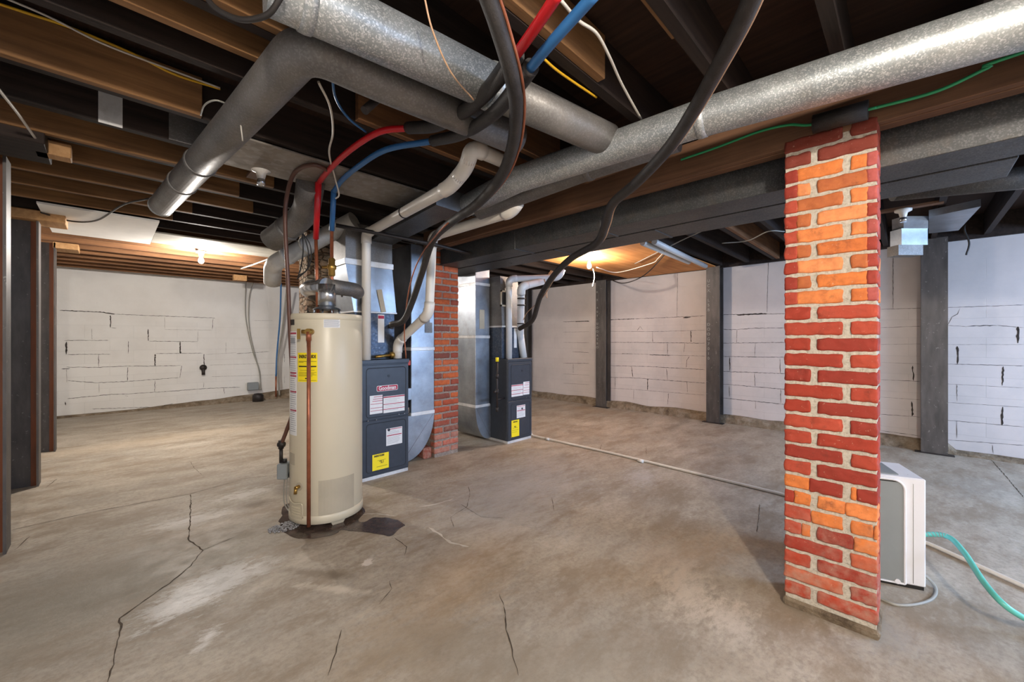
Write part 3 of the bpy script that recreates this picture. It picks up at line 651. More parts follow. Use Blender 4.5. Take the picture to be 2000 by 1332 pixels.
# ================================================================== STEEL COLUMNS
def column_r(y0, y1, ztop, label, digits):
    e = empty('steel_column', (6.54, (y0 + y1) / 2, 0), label, 'column', 'steel columns along the right wall')
    mb = MB(); f = .014; ym = (y0 + y1) / 2
    mb.box((6.54, y0, .0), (6.54 + f, y1, ztop)); mb.box((6.54 + f, ym - .006, 0), (6.715 - f, ym + .006, ztop)); mb.box((6.715 - f, y0, 0), (6.715, y1, ztop))
    mb.build('steel_section', M['column'], e)
    MB().box((6.50, y0 - .05, 0), (6.60, y1 + .05, .008)).build('base_plate', M['iron'], e)
    if digits:
        tx = MB()
        z = ztop - .22
        for ch in digits:
            if ch != ' ':
                text_obj(ch, .060, M['greyc'], e, (6.538, y1 - .035, z), (0, 0, -1) if False else (0, -1, 0), (0, 0, 1), 'marking')
            z -= .075
    return e
column_r(4.02, 4.24, 2.40, 'grey steel column by the right-hand furnace with white stencilled marks, third from right', 'K X 401 UOOATBO')
column_r(2.04, 2.235, 2.41, 'grey steel column midway along the right wall, left of the brick pillar', 'UCX L5B  DOOG7010')
column_r(-.31, -.10, 2.43, 'bare dark grey steel column right of the brick pillar, against bluish wall', '')
column_r(6.03, 6.25, 2.40, 'dark steel column half hidden behind the right-hand furnace', '')
def column_l(y0, label, x1=-.44, x0=-.66):
    e = empty('steel_column', ((x0 + x1) / 2, y0 + .08, 0), label, 'column', 'rusty steel columns on the left')
    mb = MB(); mb.box((x1 - .014, y0, 0), (x1, y0 + .16, ZJ - .02)); mb.box((x0, y0, 0), (x0 + .014, y0 + .16, ZJ - .02)); mb.build('flange', M['column'], e)
    mb = MB(); mb.box((x0 + .014, y0 + .06, 0), (x1 - .014, y0 + .072, ZJ - .02)); mb.build('web', M['column'], e)
    mb = MB(); mb.box((x1 - .05, y0 + .052, 0), (x1 - .014, y0 + .06, ZJ - .02)); mb.box((x0 + .014, y0 + .052, 0), (x0 + .04, y0 + .06, ZJ - .02)); mb.build('rust_band', M['rust'], e)
column_l(5.42, 'wide rusty steel column at left, nearer of the two facing the room')
column_l(6.95, 'narrower looking rusty steel column beyond the near one, beside the white wall')
column_l(3.86, 'grey steel column flange cut off by the left edge of the picture')

# ================================================================== WATER HEATER
ang0 = AZ + R(24.85); WC = Vector((3.268 * math.cos(ang0), 3.268 * math.sin(ang0), 0)); WR = .245; ZT = 1.475
def hit(px, py, r=WR):
    d = ray(px, py); a = d.x ** 2 + d.y ** 2; b = -2 * (d.x * WC.x + d.y * WC.y); c = WC.x ** 2 + WC.y ** 2 - r * r
    D_ = b * b - 4 * a * c; t = (-b - math.sqrt(max(D_, 0))) / (2 * a); return O0 + d * t
def hang(px, py=700):
    p = hit(px, py); a = math.atan2(p.y - WC.y, p.x - WC.x) - (ang0 - PI)
    return ang0 - PI + (a + PI) % (2 * PI) - PI
def patch(mb, a0, a1, z0, z1, r, th=.0015, seg=12, mi=0):
    if a1 < a0: a0, a1 = a1, a0
    vs = []
    for i in range(seg + 1):
        a = a0 + (a1 - a0) * i / seg
        for rr in (r, r + th):
            for zz in (z0, z1): vs.append((WC.x + rr * math.cos(a), WC.y + rr * math.sin(a), zz))
    fs = []
    for i in range(seg):
        b = 4 * i; c = b + 4
        fs += [(b + 2, c + 2, c + 3, b + 3), (b, b + 1, c + 1, c), (b + 1, b + 3, c + 3, c + 1), (b, c, c + 2, b + 2)]
    fs += [(0, 2, 3, 1), (4 * seg, 4 * seg + 1, 4 * seg + 3, 4 * seg + 2)]
    return mb.add(vs, fs, mi)
wh = empty('water_heater', WC, 'tall cream cylindrical water heater with yellow label and copper relief pipe', 'water heater')
MB().lathe(WC, [(0, .03), (WR - .004, .03), (WR, .036), (WR, ZT - .02), (WR - .006, ZT - .004), (WR - .02, ZT), (0, ZT + .006)], 72).build('tank', M['tank'], wh)
MB().lathe(WC, [(WR + .001, .03), (WR + .005, .032), (WR + .005, .085), (WR + .001, .088)], 72).build('bottom_rim', M['tank'], wh)
MB().lathe(WC, [(WR + .0005, ZT - .045), (WR + .003, ZT - .043), (WR + .003, ZT - .018), (WR - .002, ZT - .002)], 72).build('top_rim', M['tank'], wh)
for a in (-115, 5, 125):
    aa = ang0 + R(180) + R(a + 133); c = WC + Vector((math.cos(aa), math.sin(aa), 0)) * (WR - .04)
    mt = Matrix.Translation(c) @ Matrix.Rotation(aa, 4, 'Z')
    q0 = [(-.03, -.05, .03), (.03, -.05, .03), (.03, .05, .03), (-.03, .05, .03)]; q1 = [(x * .7, y_ * .7, 0) for x, y_, _ in q0]
    MB().hexa([mt @ Vector(p) for p in q1], [mt @ Vector(p) for p in q0]).build('foot', M['tankd'], wh)
def zat(px, py): return hit(px, py).z
# stickers
lb = patch(MB(), hang(582), hang(620), zat(600, 746), zat(600, 689), WR).build('energy_label', M['ylabel'], wh); lb['label'] = 'yellow energy guide sticker'
mk = MB(); a0, a1 = hang(584), hang(618); zt_, zb_ = zat(600, 689), zat(600, 746)
for fz, th, f0, f1 in [(.30, .003, 0, 1), (.33, .002, 0, .3), (.47, .008, 0, 1), (.60, .002, .1, .9), (.68, .002, 0, 1), (.72, .002, 0, .9), (.76, .002, 0, 1), (.80, .002, 0, .8), (.88, .008, .4, .55), (.95, .002, 0, 1)]:
    zz = zt_ + (zb_ - zt_) * fz; patch(mk, a0 + (a1 - a0) * f0, a0 + (a1 - a0) * f1, zz - th / 2, zz + th / 2, WR + .0015, .0006)
mk.build('print', M['ink'], lb)
# title letters wrapped on the label
def wrap_text(txt, size, a_mid, z, mat, parent, name, r, sx=1.0, bold=0.0):
    o = text_obj(txt, size, mat, parent, (0, 0, 0), (1, 0, 0), (0, 0, 1), name, 0.0004, 'CENTER', sx, bold)
    for v in o.data.vertices:
        s_, nrm, zz = v.co.x, v.co.y, v.co.z; a = a_mid + s_ / r
        v.co = (WC.x + (r - nrm) * math.cos(a), WC.y + (r - nrm) * math.sin(a), z + zz)
    return o
wrap_text('ENERGYGUIDE', .030, (hang(584) + hang(618)) / 2, zt_ - .027, M['ink'], lb, 'lettering', WR + .002, .62, .0012)
sl = patch(MB(), hang(566.5), hang(579.5), zat(573, 850), zat(573, 647), WR).build('warning_label', M['paper'], wh)
mk = MB(); za, zb2 = zat(573, 647), zat(573, 850); a0, a1 = hang(567.5), hang(579)
for f in (.02, .25, .40, .43, .58, .76): patch(mk, a0, a1, za + (zb2 - za) * f - .006, za + (zb2 - za) * f + .006, WR + .0015, .0005)
mk.build('print', M['rlabel'], sl)
mk = MB()
for i in range(46):
    f = .05 + .93 * i / 46; patch(mk, a0 + .01, a1 - random.uniform(.01, .10), za + (zb2 - za) * f - .002, za + (zb2 - za) * f + .002, WR + .0015, .0005)
patch(mk, a0 + .05, a1 - .05, za + (zb2 - za) * .06, za + (zb2 - za) * .12, WR + .0015, .0006)
mk.build('print', M['gink'], sl)
tl = patch(MB(), hang(632), hang(664), zat(650, 640), zat(650, 619), WR).build('notice_label', M['paper'], wh)
mk = MB()
for i in range(9): patch(mk, hang(633), hang(663 - (i % 3)), zat(650, 622 + i * 2) - .0018, zat(650, 622 + i * 2) + .0012, WR + .0015, .0005)
mk.build('print', M['gink'], tl)
patch(MB(), hang(567), hang(575), zat(570, 635), zat(570, 616), WR).build('rating_plate', M['iron'], wh)
patch(MB(), hang(567), hang(576), zat(570, 907), zat(570, 884), WR).build('data_plate', M['papert'], wh)
op = patch(MB(), hang(622), hang(691), zat(650, 1004), zat(655, 935), WR).build('access_sticker', M['papert'], wh); op['label'] = 'stained pale sticker on the tank'
# lower louvred door with handle lip
dr = patch(MB(), hang(569, 980), hang(591, 980), zat(580, 1012), zat(585, 984), WR, .008).build('burner_door', M['tankd'], wh)
mk = MB()
for i in range(4):
    zz = zat(580, 990 + i * 5); patch(mk, hang(573, 980), hang(589, 980), zz - .004, zz + .004, WR + .008, .004)
mk.build('louver', M['tank'], dr)
pts = [hit(565, 970, WR + .006), hit(568, 978, WR + .008), hit(576, 984, WR + .012), hit(590, 986, WR + .012), hit(591, 1012, WR + .01)]
MB().tube(smooth(pts, 4), .004, 8).build('door_rim', M['tank'], dr)
# drain valve recess
rc = hit(585, 950); n_ = Vector((rc.x - WC.x, rc.y - WC.y, 0)).normalized()
MB().cyl(rc - n_ * .004, rc + n_ * .004, .028, 20).build('drain_recess', M['papert'], wh)
MB().cyl(rc, rc + n_ * .035, .012, 14).cyl(rc + n_ * .03 + Vector((0, 0, .0)), rc + n_ * .035 + Vector((0, 0, -.04)), .011, 12).build('drain_valve', M['brass'], wh)
# relief valve and discharge pipe
vc = hit(608, 648); n_ = Vector((vc.x - WC.x, vc.y - WC.y, 0)).normalized(); sd = Vector((-n_.y, n_.x, 0))
MB().cyl(vc - n_ * .01, vc + n_ * .05, .021, 16).cyl(vc + n_ * .035 + sd * .0, vc + n_ * .035 - sd * .045, .014, 14).box((-.003, -.02, -.05), (.003, .0, .02), 0, 0, 0, None, Matrix.Translation(vc + n_ * .05 - sd * .05) @ Matrix.Rotation(math.atan2(n_.y, n_.x), 4, 'Z')).build('relief_valve', M['brass'], wh)
rp = vc + n_ * .036; rp.z = vc.z
bot = Vector((rp.x, rp.y, .035))
o = MB().tube([rp + Vector((0, 0, -.01)), bot], .0125, 16).cyl(rp, rp + Vector((0, 0, -.06)), .017, 16).build('relief_pipe', M['copper'], wh); o['label'] = 'copper relief pipe down the tank front'
# gas control valve
gv = pd(556, 918, 2.86); gm = Matrix.Translation(gv) @ Matrix.Rotation(ang0 + R(90) - R(20), 4, 'Z')
g_o = MB().box((-.035, -.045, -.055), (.035, .045, .055), 0, .006, 0, None, gm).build('gas_control', M['greyp'], wh)
MB().cyl(gm @ Vector((-.035, .0, -.03)), gm @ Vector((-.07, 0, -.03)), .022, 18).build('knob', M['black'], g_o)
MB().cyl(gm @ Vector((0, 0, .055)), gm @ Vector((0, 0, .08)), .016, 14).build('inlet_nut', M['black'], g_o)
mk = MB().box((-.03, -.0462, -.05), (.03, -.0452, .045), 0, 0, 0, None, gm)
lbl = mk.build('label', M['paper'], g_o)
MB().box((-.03, -.0468, .030), (.03, -.0462, .044), 0, 0, 0, None, gm).build('print', M['rlabel'], g_o)
wp = [gv + Vector((0, 0, -.05)), pd(554, 960, 2.86), pd(556, 985, 2.84), pd(568, 1003, 2.82)]
MB().tube(smooth(wp, 6), .004, 8).tube(smooth([p + Vector((.015, -.01, 0)) for p in wp], 6), .003, 8).build('burner_tube', M['greyc'], wh)
# draft hood
hc = WC + Vector((.0, 0, ZT))
dh = MB().lathe(hc, [(.05, .075), (.052, .06), (.085, .05), (.10, .035)], 28)
for a in (0, 90, 180, 270):
    d = Vector((math.cos(R(a)), math.sin(R(a)), 0)); dh.cyl(hc + d * .095 + Vector((0, 0, 0)), hc + d * .085 + Vector((0, 0, .045)), .007, 8)
dh.build('draft_hood', M['sheet'], wh)
# vent pipe: riser, tee, elbows (own thing)
vp = empty('vent_pipe', hc + Vector((0, 0, .075)), 'shiny short galvanized flue tee above the cream water heater', 'pipe')
TZ = ZT + .215
MB().cyl(hc + Vector((0, 0, .068)), (hc.x, hc.y, TZ + .01), .062, 28).build('riser', M['chrome'], vp)
L = pd(603, 558, 3.12); L.z = TZ; Rr = pd(690, 558, 3.12 + .10); Rr.z = TZ
dd = (Rr - L).normalized(); bk_ = Vector((-dd.y, dd.x, 0))
MB().tube(bend([L + bk_ * .45 - dd * .02, L - dd * .02, Vector((hc.x, hc.y, TZ))], .12, 8), .060, 24).tube([L + dd * .06, L + dd * .07], .064, 24).build('elbow', M['chrome'], vp)
MB().tube(bend([Vector((hc.x, hc.y, TZ)), Rr + dd * .02, Rr + dd * .02 + bk_ * .16], .10, 8), .057, 24).tube([Rr - dd * .09, Rr - dd * .08], .060, 24).tube([Rr - dd * .23, Rr - dd * .22], .060, 24).build('branch', M['galv_dim'], vp)

# hot and cold pipes
hp = empty('hot_water_pipe', pd(620, 600, 2.98), 'copper pipe with bright red sleeve rising from water heater to ceiling', 'pipe')
hb = pd(621, 598, 2.98); hb.z = ZT; ht = pd(617, 466, 2.98)
MB().tube([hb, ht], .0125, 14).build('copper_pipe', M['copper'], hp)
MB().tube([ht, pd(622, 356, 2.85)], .021, 14).build('red_sleeve', M['red'], hp)
cp = empty('cold_water_pipe', pd(648, 600, 2.98), 'copper pipe with brass valve and blue sleeve beside the red one', 'pipe')
cb = pd(648, 598, 2.98); cb.z = ZT; ct = pd(648, 450, 2.98)
MB().tube([cb, ct], .0125, 14).build('copper_pipe', M['copper'], cp)
MB().tube([ct, pd(652, 372, 2.85)], .019, 14).build('blue_sleeve', M['blue'], cp)
vz = pd(648, 522, 2.98)
MB().lathe(vz, [(.014, -.07), (.024, -.06), (.024, -.02), (.032, -.012), (.032, .012), (.024, .02), (.024, .06), (.014, .07)], 16).cyl(vz, vz - RT * .07, .012, 10).build('brass_valve', M['brass'], cp)

# gas tubing to the valve
gl = empty('gas_line', pd(552, 880, 2.9), 'brown flexible gas tube looping from ceiling to the heater control', 'pipe')
gp = [pd(640, 332, 2.75), pd(610, 322, 2.72), pd(575, 338, 2.72), pd(560, 385, 2.74), pd(557, 440, 2.76), pd(562, 540, 2.78), pd(566, 640, 2.8), pd(571, 740, 2.82), pd(572, 800, 2.83), pd(560, 840, 2.85), pd(550, 866, 2.86)]
MB().tube(smooth(gp, 8), .0135, 12).build('flexible_tube', M['gas'], gl)
e_ = pd(549, 868, 2.86)
MB().cyl(e_ + Vector((0, 0, .03)), e_ + Vector((0, 0, -.03)), .018, 12).cyl(e_ - RT * .02, e_ + RT * .025, .018, 12).cyl(e_ - Vector((0, 0, .03)), e_ - Vector((0, 0, .13)), .012, 12).build('iron_fitting', M['iron'], gl)

# puddle and crust
def blobmesh(name, pts, z, mat, label, cat):
    P = smooth([pz(x, y, z) for x, y in pts + pts[:1]], 4)[:-1]
    P = [p + Vector((noise.noise(p * 14) * .02, noise.noise(p * 14 + Vector((5, 0, 0))) * .02, 0)) for p in P]
    for p in P: p.z = .0005
    return thing(MB().prism(P, (0, 0, z)), name, M[mat], label, cat)
blobmesh('puddle', [(545, 1028), (565, 1046), (610, 1052), (655, 1042), (672, 1036), (735, 1042), (762, 1047), (775, 1036), (790, 1024), (760, 1012), (735, 1010), (712, 1020), (700, 1015), (712, 1000), (700, 985), (640, 960), (560, 985), (548, 1008)], .002, 'wet', 'dark wet patch on the floor under the water heater', 'puddle')
cm = MB(); cpz = pz(556, 1030, 0)
for i in range(320):
    a = random.random() * 2 * PI; r_ = math.sqrt(random.random()); p = cpz + Vector((math.cos(a) * r_ * .10, math.sin(a) * r_ * .075, .002)); q = random.uniform(.002, .006)
    cm.box((p.x - q, p.y - q, .002), (p.x + q, p.y + q, .003 + q * 1.2), 0, q * .4, .001)
o = cm.build('mineral_crust', M['crust']); tag(o, 'sparkling pale mineral crust beside the dark puddle', 'mineral crust'); o['kind'] = 'stuff'

# ================================================================== FURNACES
def quad_on_y(mb, y_, c, th=.0015, mi=0):
    x0, x1 = min(c[0][0], c[1][0]), max(c[0][0], c[1][0]); z0, z1 = min(c[0][1], c[1][1]), max(c[0][1], c[1][1])
    return mb.box((x0, y_ - th, z0), (x1, y_, z1), mi)
def furnace(x0, x1, y0, y1, zt, label, F):
    e = empty('furnace', ((x0 + x1) / 2, (y0 + y1) / 2, 0), label, 'furnace', 'charcoal gas furnaces')
    MB().box((x0, y0 + .012, .03), (x1, y1, zt), 0, .004).build('cabinet', M['furn'], e)
    MB().box((x0 + .005, y0 + .01, .0), (x1 - .005, y1 - .01, .03)).build('base_strip', M['foil'], e)
    zm = .03 + (zt - .03) * .485
    for nm, za, zb in (('upper_door', zm + .004, zt - .045), ('lower_door', .05, zm - .004)):
        d = MB().box((x0 + .006, y0, za), (x1 - .006, y0 + .013, zb), 0, .003).build(nm, M['furn'], e)
        # embossed rounded panel outline
        xa, xb, zc, zd = x0 + .055, x1 - .035, za + .02, zb - .03; rr = .03; P = []
        for cx, cz, s in ((xb - rr, zd - rr, 0), (xa + rr, zd - rr, 90), (xa + rr, zc + rr, 180), (xb - rr, zc + rr, 270)):
            for k in range(5): a = R(s + 90 * k / 4); P.append(Vector((cx + rr * math.cos(a), y0 - .0005, cz + rr * math.sin(a))))
        P.append(P[0]); MB().tube(P, .0035, 6, 0, False).build('embossed_outline', M['furnd'], d)
        xm = (x0 + x1) / 2 + .03
        hole = (xm, y0 - .002, zb - .11)
        MB().cyl((xm, y0 - .003, hole[2]), (xm, y0 + .002, hole[2]), .013, 16).build('sight_hole', M['furnd'], d)
    for xx in (.07, .15, x1 - x0 - .11, x1 - x0 - .05): MB().cyl((x0 + xx, y0 - .004, zm + .0 + (.02 if xx > .2 else .0)), (x0 + xx, y0, zm + (.02 if xx > .2 else .0)), .005, 8).build('screw', M['chrome'], e)
    MB().box((x0 - .003, y0 - .004, zt - .035), (x1 + .003, y0 + .03, zt + .002), 0, .003).build('top_rail', M['furn'], e)
    return e
FY = 3.49
F1 = furnace(1.585, 2.075, FY, 4.20, 1.10, 'left charcoal furnace with maroon name badge, beside the water heater', 0)
def on1(px, py): p = pY(px, py, FY); return (p.x, p.z)
def c6(x, y): return on1(700 + x / 7.01, 730 + y / 7.01)
def label_box(parent, name, mat, a, b, bars, fy=FY, barmat='rlabel', cc=c6, grey=0):
    A, B = cc(*a), cc(*b); x0, x1 = A[0], B[0]; z1, z0 = A[1], B[1]
    o = MB().box((x0, fy - .002, z0), (x1, fy - .0005, z1)).build(name, M[mat], parent)
    mb = MB()
    for f, th, u0, u1 in bars: zz = z1 + (z0 - z1) * f; mb.box((x0 + (x1 - x0) * u0, fy - .0028, zz - th / 2), (x0 + (x1 - x0) * u1, fy - .002, zz + th / 2))
    if bars: mb.build('print', M[barmat], o)
    if grey:
        mb = MB()
        for i in range(grey):
            f = .1 + .85 * i / grey
            if any(abs(f - b_[0]) < .05 for b_ in bars): continue
            zz = z1 + (z0 - z1) * f; mb.box((x0 + (x1 - x0) * .06, fy - .0024, zz - .0012), (x0 + (x1 - x0) * random.uniform(.6, .94), fy - .002, zz + .0012))
        mb.build('print', M['gink'], o)
    return o, (x0, x1, z0, z1)
# corners are taken on the left edge and averaged for skew-free boxes in the furnace plane
lo = MB(); xa, zb_ = c6(248, 250); xb, za_ = c6(538, 140); za2 = (c6(248, 170)[1] + c6(538, 140)[1]) / 2; zb2_ = (c6(248, 250)[1] + c6(538, 215)[1]) / 2
def rrect(mb, x0, x1, z0, z1, r, y_, th, mi=0):
    P = []
    for cx, cz, s in ((x1 - r, z1 - r, 0), (x0 + r, z1 - r, 90), (x0 + r, z0 + r, 180), (x1 - r, z0 + r, 270)):
        for k in range(6): a = R(s + 90 * k / 5); P.append((cx + r * math.cos(a), y_, cz + r * math.sin(a)))
    return mb.prism(P, (0, -th, 0), mi)
bd = rrect(MB(), xa, xb, zb2_, za2, .014, FY - .0005, .003).build('name_badge', M['paper'], F1); bd['label'] = 'maroon rounded name badge'
rrect(MB(), xa + .004, xb - .004, zb2_ + .004, za2 - .004, .011, FY - .0035, .001).build('badge_field', M['rlabel'], bd)
text_obj('Goodman', .052, M['paper'], bd, ((xa + xb) / 2, FY - .005, (za2 + zb2_) / 2 + .001), (1, 0, 0), (0, 0, 1), 'lettering', .0006, 'CENTER', .84, .0012)
label_box(F1, 'safety_label', 'paper', (155, 305), (329, 535), [(.08, .005, .3, 1), (.2, .005, .25, 1), (.31, .005, .2, 1), (.46, .004, .05, 1), (.68, .004, .05, 1), (.83, .004, .05, 1)], grey=0)
label_box(F1, 'safety_label', 'paper', (342, 312), (631, 500), [(.06, .010, 0, 1), (.48, .006, 0, 1), (.78, .006, 0, 1)], grey=9)
label_box(F1, 'wiring_label', 'paper', (380, 755), (598, 945), [(.06, .006, .04, .96), (.42, .008, .04, .96)], grey=12)
yl_, bb = label_box(F1, 'energy_label', 'ylabel', (190, 1115), (415, 1280), [(.42, .002, .3, .8), (.80, .003, .25, .9)], barmat='ink')
text_obj('ENERGYGUIDE', .022, M['ink'], yl_, ((bb[0] + bb[1]) / 2 - .015, FY - .003, bb[3] - .018), (1, 0, 0), (0, 0, 1), 'lettering', .0004, 'CENTER', .68, .001)
text_obj('92.1', .032, M['ink'], yl_, ((bb[0] + bb[1]) / 2 + .01, FY - .003, (bb[2] + bb[3]) / 2 - .005), (1, 0, 0), (0, 0, 1), 'lettering', .0004, 'CENTER', .8, .001)
# fittings on the top of furnace 1
MB().cyl((1.76, 3.56, 1.125), (1.92, 3.56, 1.14), .014, 12).lathe((1.93, 3.56, 1.14), [(.0, -.02), (.03, -.018), (.03, .018), (0, .02)], 18, 0, (1, 0, .1)).build('drain_fitting', M['brass'], F1)
MB().box((2.08, 3.56, .68), (2.15, 3.66, .80), 0, .004).build('junction_box', M['sheet'], F1)
MB().cyl((2.08, 3.58, .58), (2.12, 3.58, .58), .028, 16).build('conduit_fitting', M['chrome'], F1)
MB().cyl((2.075, 3.6, 1.02), (2.12, 3.6, 1.06), .012, 10).box((2.09, 3.55, 1.03), (2.13, 3.62, 1.08), 0, .004).build('shutoff_handle', M['redp'], F1)

F2 = furnace(3.445, 3.885, FY, 4.20, 1.045, 'right charcoal furnace with floor drain pipe, beyond the brick chimney', 0)
def c7(x, y): return on1(980 + x / 7.83, 700 + y / 7.83)
label_box(F2, 'safety_label', 'paper', (143, 410), (322, 565), [(.07, .010, 0, 1), (.48, .006, 0, 1), (.78, .006, 0, 1)], cc=c7, grey=8)
label_box(F2, 'safety_label', 'paper', (328, 360), (421, 545), [(.1, .005, .3, 1), (.25, .005, .2, .9), (.45, .004, .05, 1), (.66, .004, .05, 1), (.83, .004, .05, 1)], cc=c7)
label_box(F2, 'wiring_label', 'paper', (228, 725), (358, 890), [(.07, .006, .04, .96), (.42, .008, .04, .96)], cc=c7, grey=10)
yl2, bb = label_box(F2, 'energy_label', 'ylabel', (143, 955), (266, 1180), [(.47, .002, .2, .8), (.6, .002, .1, .9), (.72, .002, .1, .7)], barmat='ink', cc=c7)
text_obj('ENERGYGUIDE', .018, M['ink'], yl2, ((bb[0] + bb[1]) / 2, FY - .003, bb[3] - .022), (1, 0, 0), (0, 0, 1), 'lettering', .0004, 'CENTER', .62, .001)
text_obj('92.1', .026, M['ink'], yl2, ((bb[0] + bb[1]) / 2, FY - .003, (bb[2] + bb[3]) / 2 + .02), (1, 0, 0), (0, 0, 1), 'lettering', .0004, 'CENTER', .8, .001)
MB().box((3.886, 3.58, .66), (3.94, 3.68, .82), 0, .004).build('junction_box', M['greyp'], F2)
xs_ = 3.436
gp2 = MB(); zf = [(1.03, .015), (.9, .012)]
gp2.cyl((3.30, 3.53, .42), (3.30, 3.53, 1.02), .012, 12).cyl((3.30, 3.53, .66), (3.22, 3.50, .66), .012, 12)
for z_ in (.84, .66, .44): gp2.cyl((3.30, 3.53, z_ - .025), (3.30, 3.53, z_ + .025), .019, 12)
gp2.cyl((3.30, 3.53, .56), (3.445, 3.56, .56), .010, 10)
gp2.build('gas_drip_leg', M['iron'], F2)
MB().cyl((3.30, 3.53, 1.02), (3.30, 3.53, 1.07), .02, 12).build('valve_cap', M['ylabel'], F2)

# evaporator coil cabinets and plenums
def wedge(mb, xa0, xa1, ya0, ya1, za, xb0, xb1, yb0, yb1, zb, mi=0):
    return mb.hexa([(xa0, ya0, za), (xa1, ya0, za), (xa1, ya1, za), (xa0, ya1, za)], [(xb0, yb0, zb), (xb1, yb0, zb), (xb1, yb1, zb), (xb0, yb1, zb)], mi)
c1 = empty('evaporator_coil', (1.78, 3.8, 1.105), 'dark blue-grey coil cabinet on top of the left furnace', 'coil cabinet')
MB().box((1.585, 3.61, 1.14), (1.985, 4.12, 1.54), 0, .003).build('cabinet', M['coil'], c1)
MB().box((1.585, 3.61, 1.104), (1.985, 4.12, 1.14)).build('drain_pan', M['furn'], c1)
MB().box((1.81, 3.607, 1.26), (1.875, 3.6095, 1.53)).build('label', M['paper'], c1)
MB().box((1.812, 3.606, 1.49), (1.873, 3.607, 1.52)).build('print', M['rlabel'], c1)
MB().cyl((1.93, 3.61, 1.42), (1.93, 3.55, 1.41), .02, 12).build('pipe_stub', M['foam'], c1)
p1 = empty('supply_plenum', (1.75, 3.8, 1.54), 'tapered galvanized plenum above the left furnace coil', 'duct')
wedge(MB(), 1.575, 2.0, 3.60, 4.13, 1.545, 1.50, 1.96, 3.61, 3.92, 1.98).build('tapered_box', M['sheet'], p1)
MB().box((1.49, 3.60, 1.975), (1.97, 3.93, 2.03), 0, .003).build('flange', M['foil'], p1)
MB().box((1.50, 3.61, 2.03), (1.96, 3.92, 2.36)).build('top_box', M['galv_dim'], p1)
MB().box((1.57, 3.595, 1.54), (2.005, 4.135, 1.555), 0, .002).build('seam', M['foil'], p1)
mt = Matrix.Translation((1.84, 3.595, 1.66)) @ Matrix.Rotation(R(-12), 4, 'Y') @ Matrix.Rotation(R(0), 4, 'X')
MB().box((-.025, -.001, -.11), (.025, .001, .11), 0, 0, 0, None, mt).build('paper_tag', M['papert'], p1)
c2 = empty('evaporator_coil', (3.66, 3.8, 1.05), 'dark coil cabinet on top of the right furnace', 'coil cabinet')
MB().box((3.445, 3.60, 1.047), (3.845, 4.12, 1.44), 0, .003).build('cabinet', M['coil'], c2)
MB().box((3.66, 3.597, 1.18), (3.71, 3.5995, 1.43)).build('label', M['paper'], c2)
p2 = empty('supply_plenum', (3.62, 3.8, 1.44), 'tapered plenum above the right furnace coil, beneath the long trunk', 'duct')
wedge(MB(), 3.44, 3.86, 3.59, 4.13, 1.445, 3.435, 3.74, 3.62, 4.08, 2.08).build('tapered_box', M['galv_dim'], p2)
MB().box((3.435, 3.585, 1.44), (3.865, 4.135, 1.46), 0, .002).build('seam', M['foil'], p2)
mt = Matrix.Translation((3.50, 3.597, 1.80))
MB().box((-.085, -.012, -.10), (.085, .004, -.08), 0, 0, 0, None, mt).box((-.085, -.012, .08), (.085, .004, .10), 0, 0, 0, None, mt).box((-.085, -.012, -.1), (-.065, .004, .1), 0, 0, 0, None, mt).box((.065, -.012, -.1), (.085, .004, .1), 0, 0, 0, None, mt).build('opening_frame', M['papert'], p2)
MB().box((-.065, -.004, -.08), (.065, .004, .08), 0, 0, 0, None, mt).build('opening', M['black'], p2)

# return air drops
def rdrop(x0, x1, y0, y1, zs, zt, side, xf, label, seams):
    e = empty('return_duct', ((x0 + x1) / 2, (y0 + y1) / 2, 0), label, 'duct', 'return air drops beside the furnaces')
    MB().box((x0, y0, zs), (x1, y1, zt), 0, .004).build('duct_body', M['sheet'], e)
    # boot: quarter curve from the outer side to the furnace
    P = []
    zb = .03
    if side > 0:      # outer side on the right, opening to the left
        P = [(xf, y0, zs), (x1, y0, zs)] ; n = 14; rx = (x1 - xf) * .92; rz = zs - zb
        for k in range(n + 1): a = R(90 * k / n); P.append((x1 - rx + rx * math.cos(a), y0, zs - rz * math.sin(a)))
        P.append((xf, y0, zb))
    else:
        n = 14; rx = (xf - x0) * .8; rz = zs - zb; P = [(xf, y0, zs), (xf, y0, zb)]
        for k in range(n + 1): a = R(90 - 90 * k / n); P.append((x0 + rx - rx * math.cos(a), y0, zs - rz * math.sin(a)))
        P.append((x0, y0, zs))
    Q = [Vector(p) for p in P]; out = []
    for p in Q:
        if not out or (p - out[-1]).length > 1e-4: out.append(p)
    if (out[0] - out[-1]).length < 1e-4: out.pop()
    b = MB().prism(out if side < 0 else out[::-1], (0, y1 - y0, 0)).build('boot', M['sheet'], e)
    ca, cb = (Vector((x1, y0 - .001, zs)), Vector((xf + .03, y0 - .001, .06))) if side > 0 else (Vector((x0, y0 - .001, zs)), Vector((xf - .03, y0 - .001, .07)))
    MB().tube([ca, cb], .0016, 6).build('crease', M['galv_dim'], e)
    for z_ in seams: MB().box((x0 - .004, y0 - .006, z_ - .018), (x1 + .004, y1, z_ + .018), 0, .003).build('slip_joint', M['foil'], e)
    return e
r1 = rdrop(2.195, 2.478, 3.65, 4.20, .50, 2.28, 1, 2.078, 'tall sheet metal return drop between left furnace and brick chimney', (.51, 1.19))
MB().box((2.34, 3.646, 1.45), (2.42, 3.6495, 1.62)).box((2.36, 3.645, 1.36), (2.45, 3.6495, 1.47)).build('foil_patch', M['galv_dim'], r1)
r2 = rdrop(3.185, 3.42, 3.80, 4.40, .46, 2.30, -1, 3.442, 'tall dark-sided return drop left of the right furnace', (.455, 1.32, 1.98))
